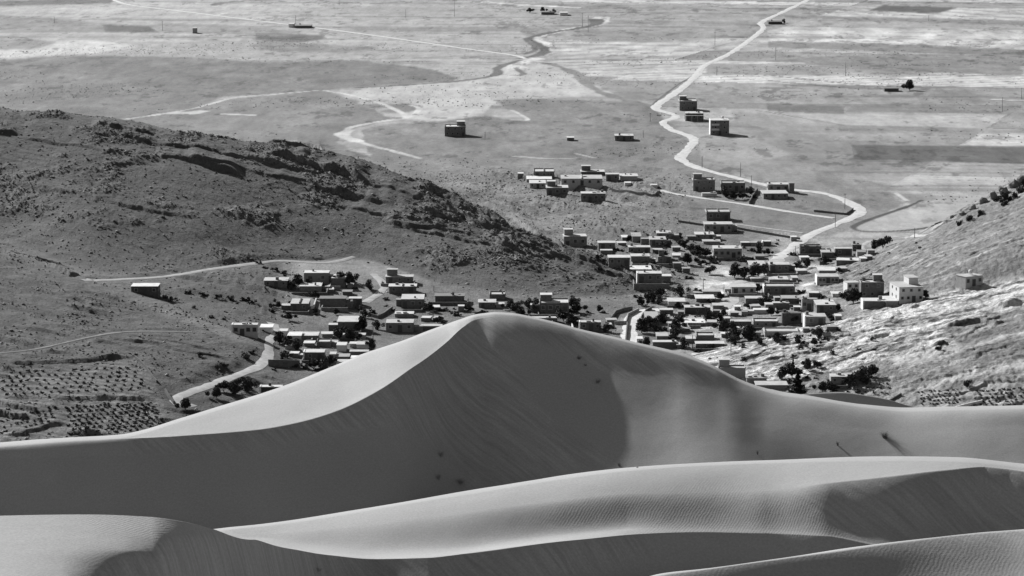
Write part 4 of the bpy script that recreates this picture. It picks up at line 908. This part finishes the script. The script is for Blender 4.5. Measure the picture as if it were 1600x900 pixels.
T = [(1090,400,15,'dark tree left of the large mid grey house',0),(1102,402,14,'dark tree touching the left end of the large mid grey house',1),(1083,397,12,'outermost dark tree left of the large mid grey house',2),
 (1071,384,10,'small dark tree below the small lean to on the slope',1),(1148,434,19,'large dark tree leaning over the dusty square',0),(1163,436,18,'second dark tree from the dusty square edge',1),(1178,434,18,'third dark tree right of the dusty square',2),(1194,430,15,'dark tree right end of the row by the dusty square',0),
 (1197,420,7,'thin dark tree between mottled roof and bright roof houses',2),(1186,399,9,'small dark tree below the upper lane',0),(1245,420,13,'dark tree right of the bright roofed dark house',1),(1262,418,12,'dark tree in the gully under the ruinous house',0),(1290,413,13,'dark tree right end of the gully trees',1),
 (1133,308,12,'garden tree nearest the whitewashed shed',2),(1147,312,12,'second garden tree inside the walled garden',0),(1160,311,12,'third garden tree inside the walled garden',1),(1172,303,9,'garden tree beside the dark garden wall',2),
 (1311,426,7,'small round dark tree at the end of the long bright roof',0),(1183,457,12,'dark tree right of the pale walled centre house',0),(1198,477,15,'round dark tree in the centre between two bright roofs',1),(1205,493,12,'dark tree above the long clean rimmed house',0),
 (1130,519,17,'dark tree left of the dark pale rimmed house',0),(1128,496,10,'dark tree beside the village street bend',1),(1149,534,16,'left one of the two round trees above the pale rock',1),(1169,532,21,'right and larger round tree above the pale rock',0),
 (1003,520,20,'large tree crowding the right kerb of the curved lane',0),(1012,510,18,'tree under the deep grey roofed cube house',1),(1036,505,14,'small tree right of the deep grey roofed cube',2),(1056,518,17,'dark tree in the middle yard of the right cluster',0),(1062,506,15,'dark tree left of the pure white roof',1),
 (1053,530,15,'dark tree right of the small light roofed house',2),(1060,482,9,'small dark tree left of the very dark long house',0),(1105,502,14,'tree right of the pure white roof',2),(1118,500,13,'tree between the pure white roof and the street',1),(1010,540,12,'tree beside the tiny white hut on the lane',0),
 (1068,545,13,'shrubby tree left of the lowest long roof',2),(1333,474,20,'dark bushy tree in front of the pale columned house',0),(1325,470,13,'pointed dark tree left of the pale columned house',2),(1390,463,9,'small dark tree left of the white two storey house',1),(1446,466,11,'dark tree at the right wall of the white two storey house',0),
 (1310,485,9,'small tree at the right end of the large bright roof',0),(1296,500,12,'dark tree right of the lowest right centre house',1),(1240,505,14,'very dark tree in front of the sagging barn',0),
 (797,484,13,'dark tree right of the patched roof house',0),(806,489,17,'large dark tree behind the top of the dune peak',1),(825,480,11,'small tree left of the big two storey dark house',2),(893,478,12,'tall dark tree at the right wall of the big two storey house',2),(901,488,15,'dark tree right of the big two storey dark house',0),(880,502,20,'large dark tree in front of the big two storey house',1),(892,508,16,'dark tree over the dune crest right of the long low house',0),(946,519,12,'dark tree at the right wall of the white cornered crest house',2),
 (466,448,17,'dark tree between the leftmost upper house and the grey house',0),(455,450,14,'dark tree right of the leftmost upper left house',1),(533,446,18,'large dark tree hiding the upper left tree house',0),(545,443,12,'dark tree right end of the upper left group',2),(508,452,11,'small dark tree in front of the tallest grey house corner',1),(500,440,9,'tree just right of the tallest smooth grey house',2),
 (525,492,9,'small dark tree above the large deep white roof house',0),(590,515,11,'sparse tree right of the large dark house with deep white roof',2),(566,517,20,'large dark tree against the right wall of the deep white roof house',0),
 (437,537,17,'dark tree left of the lower left cluster',0),(450,542,16,'dark tree under the small pale house of the lower left',1),(462,547,14,'dark tree left of the house with white left wall',2),(530,530,20,'large dark tree above the lower left cluster',1),(548,532,16,'dark tree right of the large one above the lower left cluster',0),(516,570,13,'dark tree below the tiny pale house in the lower left',0),(490,577,17,'dark tree right of the retaining wall',1),(505,580,15,'dark tree between retaining wall and the dune edge',2),
 (672,487,13,'dark round tree right of the large white roofed house',0),(684,505,12,'dark tree in the yard over the dune slope',1),(290,640,16,'dark tree just below the lower track bend by the dune',0),(350,612,19,'dark tree in the thicket left of the half buried shelter',1),(366,618,18,'dark tree in the thicket middle below the track',0),(385,612,18,'dark tree directly left of the half buried shelter',2),(338,622,15,'dark tree at the left end of the thicket by the dune',0),(375,602,14,'upper dark tree of the thicket below the track',1),
 (1237,590,22,'bushy dark tree left of the tall conifer',1),(1222,592,14,'shrubby tree left end of the row behind the conifer',2),(1262,578,15,'dark shrubby tree right of the slim pointed tree',0),(1277,576,14,'dark shrubby tree at the right end of the rock shrubs',1),(1285,612,14,'dark tree in front of the bright ground patch',0),(1300,612,16,'dark tree below the shrub house',1),(1330,606,18,'dark tree right below the joined shrub houses',0),(1350,598,20,'dark tree mass at the right end of the shrub houses',2),(1362,588,16,'upper dark tree right of the shrub houses',0),
 (1421,141,14,'round dark tree beside the low dark barn on the right plain',0),(1511,606,13,'lone round tree above the right orchard',1),(1380,388,20,'wide low dark tree inside the curving lane',1),(1366,391,14,'low dark tree left part inside the curving lane',0),
 (865,22,6,'tiny pointed tree by the far farm at the top',2),(848,19,7,'tiny tree left of the far farm at the top',0),(828,20,8,'tiny leftmost tree of the far farm row',1),(1225,36,5,'tiny tree beside the far barn at the upper right',2),
 (1598,294,12,'dark crag side tree at the right edge of the frame',0)]
for a in T: tree(a[0], a[1], a[2], a[3], a[4])
tree(1246, 616, 30, 'big dark spreading conifer right of the long low grey wall house', 9, .95, None)
o = copy_tree(CON); x, y, z = hit(1239, 580); s = 1.0; o.location = (x, y, z); o.scale = (.32, .32, .62); tag(o, 'slim pointed dark tree standing on the pale rock', 'tree'); o.name = 'cypress'
nshr = [0]
def shrub(px, py, wpx, label, grp, on=hit, k=None, name='shrub', cat='shrub', hz=1.0):
    k = nshr[0] % 4 if k is None else k; src = BSH[k]; nshr[0] += 1
    if ('b', k) in used: o = src.copy(); COL.objects.link(o)
    else: o = src; used.add(('b', k))
    x, y, z = on(px, py); s = wpx * mpp(y) / 2.1; o.location = (x, y, z + s * .35); o.scale = (s, s, s * hz); o.rotation_euler = (0, 0, px * .7 + py)
    o.name = name; tag(o, label, cat, grp)
# orchard rows, lower left (three terraces) and lower right
ORD = 'first second third fourth fifth sixth seventh eighth ninth tenth eleventh twelfth thirteenth fourteenth fifteenth sixteenth seventeenth eighteenth nineteenth twentieth'.split()
def rows(quad, nr, nc, wpx, label, grp, jit=1.2, skip=.08, xlim=None):
    (ax, ay), (bx, by), (cx, cy), (dx, dy) = quad; r = random.Random(int(ax + ay))
    for i in range(nr):
        v = (i + .5) / nr; cnt = 0
        for j in range(nc):
            u_ = (j + .5) / nc + (.25 / nc if i % 2 else -.25 / nc)
            if r.random() < skip: continue
            X_ = (ax * (1 - u_) + bx * u_) * (1 - v) + (dx * (1 - u_) + cx * u_) * v + r.uniform(-jit, jit)
            Y_ = (ay * (1 - u_) + by * u_) * (1 - v) + (dy * (1 - u_) + cy * u_) * v + r.uniform(-jit, jit) * .5
            if float(m_of(Y_)) * 1 >= np.interp(float(a_of(X_, Y_)), AD, mS) - .0002: continue
            cnt += 1; shrub(X_, Y_, wpx * r.uniform(.75, 1.2), f'{ORD[cnt - 1]} tree from the left in the {ORD[i]} row down, {label}', grp, name='orchard_tree', cat='tree', hz=1.1)
rows([(5,580),(205,572),(238,610),(0,620)], 6, 17, 5.6, 'upper left orchard', 'orchard trees on the upper left terrace', skip=.12)
rows([(100,634),(238,630),(262,668),(110,690)], 8, 14, 6.5, 'orchard beside the dune', 'orchard trees on the lower left terrace', skip=.05)
rows([(0,636),(95,634),(80,660),(0,682)], 5, 9, 5.6, 'orchard at the far left edge', 'orchard trees at the far left edge', skip=.2)
rows([(1432,612),(1500,606),(1500,632),(1440,634)], 5, 10, 4.2, 'orchard left of the lone tree', 'orchard trees left of the lone right tree', skip=.1)
rows([(1525,610),(1600,604),(1600,636),(1520,636)], 5, 9, 5, 'orchard at the right edge', 'orchard trees at the right edge', skip=.12)
rows([(1352,598),(1392,596),(1390,618),(1352,616)], 3, 6, 4.5, 'orchard below the shrub houses', 'orchard trees below the shrub houses', skip=.1)
# single shrubs
for px, py, w_, lab in [(1300,552,10,'dark shrub on the pale rock above the slim tree'),(1240,558,9,'dark shrub in the pale rock middle'),(1162,562,9,'dark shrub right of the plain brick house roof'),(1343,547,7,'lone round shrub on the pale rock'),(1466,546,12,'upright dark shrub under the rock overhang'),(1365,532,10,'dark shrub on the pale rock right part'),(1437,388,6,'dark shrub on the right hill slope near the ditch'),(1432,380,5,'upper small shrub on the right hill slope'),(1390,396,5,'small dark shrub low on the right hill'),
                          (1250,545,8,'dark shrub left of the two rock shrubs'),(1270,548,10,'dark shrub between rock shrubs'),(1100,548,12,'dark shrub right of the nearest dark lane house'),(1088,550,13,'shrub under the lowest bright roof, left'),(1112,544,12,'shrub under the lowest bright roof, right'),(1132,582,1.5,'tiny shrub by the brick house')][:-1]:
    shrub(px, py, w_, lab, 'single shrubs on the pale rock and slopes')
for i, (px, py, w_, lab) in enumerate([(1595,300,12,'crag shrub nearest the right frame edge'),(1580,312,15,'tall dark crag shrub on the right hill crest'),(1568,320,9,'narrow crag shrub left of the tall one'),(1530,337,9,'crag shrub at the upper third of the right crest'),(1515,343,8,'crag shrub midway along the right crest'),(1500,350,7,'lower crag shrub on the right crest'),(1560,312,9,'crag shrub on top of the right crest')]):
    shrub(px, py, w_ * 1.5, lab, 'dark shrubs on the right hill crest', hz=1.3)
for px, py, w_, lab in [(270,470,12,'dark bush in the shadow right of the lone white roofed house'),(258,466,10,'dark bush touching the lone white roofed house'),(295,458,10,'dark bush on the left of the hedge strip'),(318,462,12,'second dark bush of the hedge strip'),(340,466,12,'third dark bush of the hedge strip'),(360,468,13,'fourth dark bush of the hedge strip'),(385,470,14,'fifth dark bush of the hedge strip'),(394,474,12,'last dark bush at the right end of the hedge strip'),(305,482,8,'dark bush beside the stony bank'),(330,497,9,'dark bush above the pale two window house'),(350,500,8,'small bush left above the pale two window house'),(425,487,9,'small dark bush on the open left slope'),(310,557,12,'dark bush on the slope left of the track bend'),(385,560,16,'dark round bush patch left of the track bend'),(395,552,12,'upper bush of the patch left of the track bend'),(350,572,13,'dark bush above the lower track'),(440,560,16,'dark bush patch right of the track bend'),(455,556,13,'right bush of the patch beside the track bend'),
                          (405,412,9,'dark bush on the hillside track bank'),(415,420,10,'dark bush above the leftmost upper house'),(430,424,11,'second dark bush above the leftmost upper house'),(444,427,10,'third dark bush behind the leftmost upper house'),
                          (1150,414,10,'dark bush under the large mid grey house'),(1120,412,10,'dark bush left under the large mid grey house'),(1105,414,9,'dark bush on the bank over the dusty square'),(1060,425,10,'dark bush among the stepped ruins'),(1075,436,12,'dark bush below the stepped ruins'),(1050,415,10,'dark bush beside the rough stone house'),(1000,418,9,'dark bush under the lower slope row'),(1018,418,9,'dark bush at the right end of the lower slope row'),(1040,396,10,'dark bush behind the middle slope houses'),(965,392,10,'dark bush right of the low annex'),(1046,384,8,'dark bush beside the bright roofed pair'),(1004,378,8,'dark bush right of the narrow cube house')]:
    shrub(px, py, w_, lab, 'dark bushes on the village slopes')

# ------------------------------------------------------------------ scattered scrub and stones on the hills (beyond counting)
def scatter(name, cond, n, smin, smax, t, kind, squash=.6, seed=1, label=None, cat=None, attempt=30):
    g = np.random.default_rng(seed); w_ = cond.copy(); w_[:, (A < A_of_min) | (A > A_of_max)] = 0
    dY = np.gradient(TY, axis=0); dX = np.gradient(TX, axis=1); w_ = w_ * np.abs(dX * dY); w_ = w_ / w_.sum()
    c = np.cumsum(w_.ravel()); idx = np.searchsorted(c, g.random(n)); idx = np.clip(idx, 0, w_.size - 1)
    X = TX.ravel()[idx] + g.uniform(-.4, .4, n); Y = TY.ravel()[idx]; Zz = TZ.ravel()[idx]
    base = np.array([(-1, 0, 0), (0, -1, 0), (1, 0, 0), (0, 1, 0), (0, 0, 1), (0, 0, -.7)], float)
    tri = np.array([(0, 1, 4), (1, 2, 4), (2, 3, 4), (3, 0, 4), (1, 0, 5), (2, 1, 5), (3, 2, 5), (0, 3, 5)])
    s = smin + (smax - smin) * g.random(n) ** 2.5; a = g.random(n) * 6.28
    V = base[None] * s[:, None, None] * (1 + .45 * g.normal(0, 1, (n, 6, 1)).clip(-1, 1)); V[:, :, 2] *= squash
    ca_, sa_ = np.cos(a)[:, None], np.sin(a)[:, None]; x = V[..., 0] * ca_ - V[..., 1] * sa_; y = V[..., 0] * sa_ + V[..., 1] * ca_
    V = np.stack([x + X[:, None], y + Y[:, None], V[..., 2] + Zz[:, None] + (s * .12)[:, None]], -1)
    F = (tri[None] + 6 * np.arange(n)[:, None, None]).reshape(-1, 3)
    me = bpy.data.meshes.new(name); me.vertices.add(n * 6); me.vertices.foreach_set('co', V.astype(np.float32).ravel())
    me.loops.add(len(F) * 3); me.loops.foreach_set('vertex_index', F.astype(np.int32).ravel()); me.polygons.add(len(F)); me.polygons.foreach_set('loop_start', np.arange(0, len(F) * 3, 3, dtype=np.int32)); me.update(calc_edges=True)
    me.materials.append(mat(kind, t)); o = bpy.data.objects.new(name, me); COL.objects.link(o); o['kind'] = 'stuff'; o['label'] = label; o['category'] = cat
A_of_min, A_of_max = float(a_of(-150, 450)), float(a_of(1750, 450))
noroad = np.ones(TX.shape)
for (nm, wd, tn, pts, lab), wp in zip(ROADS, roadw): noroad *= (poly_dist(wp, TX, TY, wd / 2 + 3) > wd / 2 + 1)
clump = sst(-.15, .3, fbm(TX / 16, TY / 16, 3, 111))
scatter('scrub', (lefthill * (.25 + 1.6 * rk) + .5 * fore * (.2 + clump) + .5 * spur2 * clump) * noroad, 34000, .12, .6, .055, 'leaf', .7, 3, 'low dark thorny scrub dotted over the left hillsides and spur', 'scrub')
scatter('scrub', (righthill * (.2 + clump) + .35 * nearv * clump) * noroad, 5200, .2, .85, .045, 'leaf', .7, 5, 'low dark scrub dotted over the right hill and valley floor', 'scrub')
scatter('stones', (lefthill * (.12 + 1.6 * rk) + .35 * fore * clump + .4 * spur2 + .3 * nearv * clump) * noroad, 11000, .12, .8, .26, 'stone', .55, 7, 'pale loose stones scattered over the left hills and the village slopes', 'stones')
scatter('stones', (righthill * (.3 + 1.0 * bare)) * noroad, 9000, .12, 1.3, .38, 'stone', .5, 9, 'pale loose limestone rubble over the right spur', 'stones')
pl = (TY > 1350) * (TY < 2300) * sst(.1, .4, fbm(TX / 90, TY / 60, 3, 115)) 
scatter('weeds', pl, 7000, .2, .7, .07, 'leaf', .6, 13, 'tiny dark weeds and tussocks dotted over the open plain', 'weeds')

# ------------------------------------------------------------------ utility poles
def make_pole():
    t = empty('utility_pole', (0, 0, 0)); b = MB(); b.tube((0, 0, -1), (0, 0, 9), .15, .10, 7); b.obj('post', mat('plain', .10), t)
    b = MB(); b.box(-.95, .95, -.06, .06, 8.3, 8.42); c = b.obj('crossarm', mat('plain', .10), t)
    for x in (-.8, 0, .8): b = MB(); b.tube((x, 0, 8.42), (x, 0, 8.66), .06, .05, 6); b.obj('insulator', mat('plain', .4), c)
    return t
POLE = make_pole(); fp = True
for px, py, hp, lab in [(1320,326,24,'pole standing above the dirt road bend'),(1305,355,24,'utility pole right beside the dirt road bend'),(1047,298,14,'pole at the start of the straight lane'),(1174,290,16,'pole on the verge left of the roadside house'),(1157,276,22,'pole among the scrub above the main road'),(1097,262,18,'pole at the lower main road loop'),(1120,118,14,'pole right of the road on the plain centre'),(1117,71,22,'pole left of the upper right road'),(919,50,26,'pole beside the far river bend'),(910,42,22,'second pole beside the far river bend'),(710,26,26,'pole at top centre of the plain'),(634,28,13,'short pole left of the top centre pole'),(530,8,9,'pole at the very top left of centre'),(462,38,14,'pole beside the tiny white shed at top left'),(254,48,15,'pole above the rough ground at top left'),(85,36,10,'pole near the top left corner'),(1321,118,20,'pole on the right plain above the barn'),(1212,94,20,'pole on the right plain near the road'),(1451,33,9,'pole by the dark rectangular field'),(1417,138,14,'pole beside the round tree and barn'),(1566,174,22,'pole near the right edge of the plain'),(1596,155,18,'pole at the right edge of the plain'),(1429,372,16,'pole at the ditch end by the right hill'),(1382,384,15,'pole inside the curving lane'),(1099,453,18,'white looking pole left of the grey walled shed'),(1131,462,18,'pole on the village street corner'),(1068,425,15,'pole among the stepped ruins'),(1200,440,22,'pole behind the broad dark centre house'),(1243,398,14,'pole at the lower end of the dirt road'),(1009,492,16,'pole at the inner corner of the curved lane'),(1082,545,22,'pole near the lowest long roof'),(678,455,9,'pole behind the long dull grey roof'),(677,500,16,'pole in the yard over the dune slope'),(583,534,26,'pole right of the deep white roof house'),(1142,550,16,'pole between the two round trees'),(1016,190,10,'pole left of the pillar house on the plain'),(1070,187,14,'pole beside the main road near the pillar house'),(1005,215,11,'pole right of the lone low house'),(758,216,10,'pole right of the lone dark house')]:
    o = POLE if fp else copy_tree(POLE); fp = False
    x, y, z = hit(px, py); s = hp * mpp(y) / 9.0; o.location = (x, y, z); o.scale = (1, 1, s); o.rotation_euler = (0, 0, px * .9); tag(o, lab, 'pole', 'utility poles')

# ------------------------------------------------------------------ boulders along the rock bands
def boulder(r):
    b = MB(); n1, n2 = 9, 6; g = np.random.default_rng(r)
    for i in range(n2 + 1):
        for j in range(n1):
            a = 2 * math.pi * j / n1; e = math.pi * (i / n2 - .5); k = 1 + .35 * (g.random() - .5) + .12 * math.sin(3 * a + r)
            b.v.append((math.cos(e) * math.cos(a) * k, math.cos(e) * math.sin(a) * k * .8, math.sin(e) * .65 * k))
    for i in range(n2):
        for j in range(n1): b.f.append((i * n1 + j, i * n1 + (j + 1) % n1, (i + 1) * n1 + (j + 1) % n1, (i + 1) * n1 + j)); b.m.append(0)
    return b.mesh('boulder', mat('stone', .2))
BM_ = [boulder(i) for i in range(4)]
# ------------------------------------------------------------------ grass tufts on the dunes
def tuft(px, py, wpx, hpx, n, label, t=.16, mound=True):
    p = hitd(px, py); s = mpp(p.y); g = np.random.default_rng(int(px)); b = MB(); W, Hh = wpx * s / 2, hpx * s
    for i in range(n):
        a = g.random() * 6.28; r0 = g.random() * W * .25; sp_ = g.uniform(.2, 1.0) * W; h = Hh * g.uniform(.5, 1.05); wd = .006 + .004 * g.random()
        bx, by = r0 * math.cos(a), r0 * math.sin(a); k = len(b.v); px_, py_ = -math.sin(a) * wd, math.cos(a) * wd
        for q in range(4):
            f = q / 3; x = bx + math.cos(a) * sp_ * f ** 1.6; y = by + math.sin(a) * sp_ * f ** 1.6; z = -.05 + h * (f - .12 * f * f); ww = 1 - .8 * f
            b.v += [(x - px_ * ww, y - py_ * ww, z), (x + px_ * ww, y + py_ * ww, z)]
        for q in range(3): b.f.append((k + 2 * q, k + 2 * q + 1, k + 2 * q + 3, k + 2 * q + 2)); b.m.append(0)
    o = b.obj('grass_tuft', mat('leaf', t)); o.location = p; tag(o, label, 'grass tuft', 'grass tufts on the dunes')
for a in [(690,714,12,14,90,'pale grass tuft highest of three at the foot of the dark dune face',.3),(686,750,12,14,90,'pale grass tuft lower left of three near the pale dune crest',.3),(720,756,18,12,140,'widest pale grass tuft of the three near the pale dune crest',.3),
          (1383,684,26,13,190,'large dark grass tuft on the smooth right dune slope',.1),(1309,696,9,10,46,'small dark grass sprig left of the large tuft on the right slope',.1),(1184,710,7,9,36,'tiny dark grass sprig on the right slope above the pale crest',.1),
          (905,561,12,7,80,'dark tuft upper of the pair on the main dune face',.12),(915,571,9,5,50,'tuft just below the upper one on the main dune face',.12),(934,598,14,8,80,'lowest tuft of the three on the main dune face',.14),
          (968,728,12,7,70,'faint tuft where the dark face meets the pale crest',.14),(996,731,8,4,30,'very small tuft right of the faint one at the pale crest',.12),(497,893,18,10,120,'pale bent tuft at the bottom edge of the dark near slope',.42)]:
    tuft(*a)

# ------------------------------------------------------------------ bushes between the houses
rb = random.Random(5); cc = {}
def near_label(px, py, what, mx=15):
    nh = min(HOUSES[:NH0], key=lambda h: math.hypot((h[0] + h[1]) / 2 - px, 1.6 * ((h[2] + h[3]) / 2 - py)))
    side = 'left of' if px < nh[0] else ('right of' if px > nh[1] else ('below' if py > nh[3] else 'above')); lab = ' '.join(f'{what} {side} the {nh[4]}'.split()[:mx])
    cc[lab] = cc.get(lab, 0) + 1
    return lab if cc[lab] == 1 else ('further ' + lab if cc[lab] == 2 else f'{ORD[cc[lab] - 1]} ' + lab)
NH0 = len(HOUSES)
def free(px, py, wx_=0, wy_=0): return not any(h[0] - 1 < px + wx_ and px - wx_ < h[1] + 1 and h[2] < py and py - wy_ < h[3] + 1 for h in HOUSES)
def off_road(px, py, d=4.5):
    hx, hy, hz_ = hit(px, py); return all((hx - q[0]) ** 2 + (hy - q[1]) ** 2 > d * d for w_ in roadw for q in w_)
for (x0, y0), (x1, y1), n in [((1062, 462), (1310, 530), 26), ((1005, 492), (1075, 545), 7), ((1180, 400), (1320, 440), 7), ((450, 522), (575, 560), 7), ((470, 440), (560, 470), 3), ((640, 485), (740, 505), 3), ((960, 375), (1060, 420), 5), ((1290, 390), (1370, 410), 3), ((905, 500), (960, 515), 2)]:
    k = t_ = 0
    while k < n and t_ < 400:
        t_ += 1; px, py = rb.uniform(x0, x1), rb.uniform(y0, y1); wd = rb.uniform(8, 17); hh = rb.uniform(3.5, 6)
        if not free(px, py, wd / 2, hh + 2) or not off_road(px, py, 6): continue
        house(px - wd / 2, px + wd / 2, py - hh, py, rb.uniform(2, 4), near_label(px, py, 'low shed'), wall=rb.choice([.12, .16, .2, .32]), roof=rb.choice([.3, .5, .66, .72]), o='x' if wd < 12 else '', yaw=rb.uniform(-6, 6), cat='shed', name='shed'); k += 1
for (x0, y0), (x1, y1), n in [((1000, 460), (1310, 540), 24), ((430, 440), (600, 560), 9), ((640, 470), (950, 510), 7), ((960, 380), (1240, 430), 8)]:
    k = t_ = 0
    while k < n and t_ < 400:
        t_ += 1; px, py = rb.uniform(x0, x1), rb.uniform(y0, y1)
        if not free(px, py, 3, 4) or not off_road(px, py, 4): continue
        tree(px, py, rb.uniform(8, 15), near_label(px, py, 'tree'), rb.randrange(3)); k += 1
zones = [((1040, 372), (1240, 420), 26), ((990, 455), (1310, 545), 70), ((410, 430), (620, 500), 26), ((425, 530), (570, 580), 22), ((600, 470), (740, 520), 16), ((900, 370), (1060, 430), 18), ((1170, 590), (1370, 618), 16), ((1120, 300), (1180, 316), 8), ((830, 480), (960, 520), 10)]
for (x0, y0), (x1, y1), n in zones:
    k = 0
    while k < n:
        px, py = rb.uniform(x0, x1), rb.uniform(y0, y1)
        if any(h[0] - 2 < px < h[1] + 2 and h[2] - 1 < py < h[3] + 1 for h in HOUSES): k += .2; continue
        hx, hy, hz_ = hit(px, py)
        if any((hx - q[0]) ** 2 + (hy - q[1]) ** 2 < 16 for w_ in roadw for q in w_): k += .2; continue
        k += 1
        lab = near_label(px, py, 'bush')
        shrub(px, py, rb.choice([5, 6, 7, 9, 12, 14]), lab, 'loose bushes between the village houses')

BL = [(300,217,7),(392,230,8),(476,241,9),(566,262,8),(668,300,8),(770,347,7)]
BR = [(1488,338,9),(1503,332,12),(1520,324,14),(1536,314,16),(1552,306,18),(1568,299,20),(1584,290,22),(1598,284,24)]
for i, (px, py, w_) in enumerate(BL + BR):
    o = bpy.data.objects.new('boulder', BM_[i % 4]); COL.objects.link(o); x, y, z = hit(px, py + 3); q = w_ * mpp(y) / 2
    o.location = (x, y, z + q * .25); o.rotation_euler = (.2 * i, .1 * i, i * 1.1); o.scale = (q, q, q)
    side = 'dark ridge crest of the left hill' if i < len(BL) else 'crest of the right hill'; k = i if i < len(BL) else i - len(BL)
    tag(o, f'{ORD[k]} boulder from the left along the {side}', 'boulder', 'boulders on the ' + side)
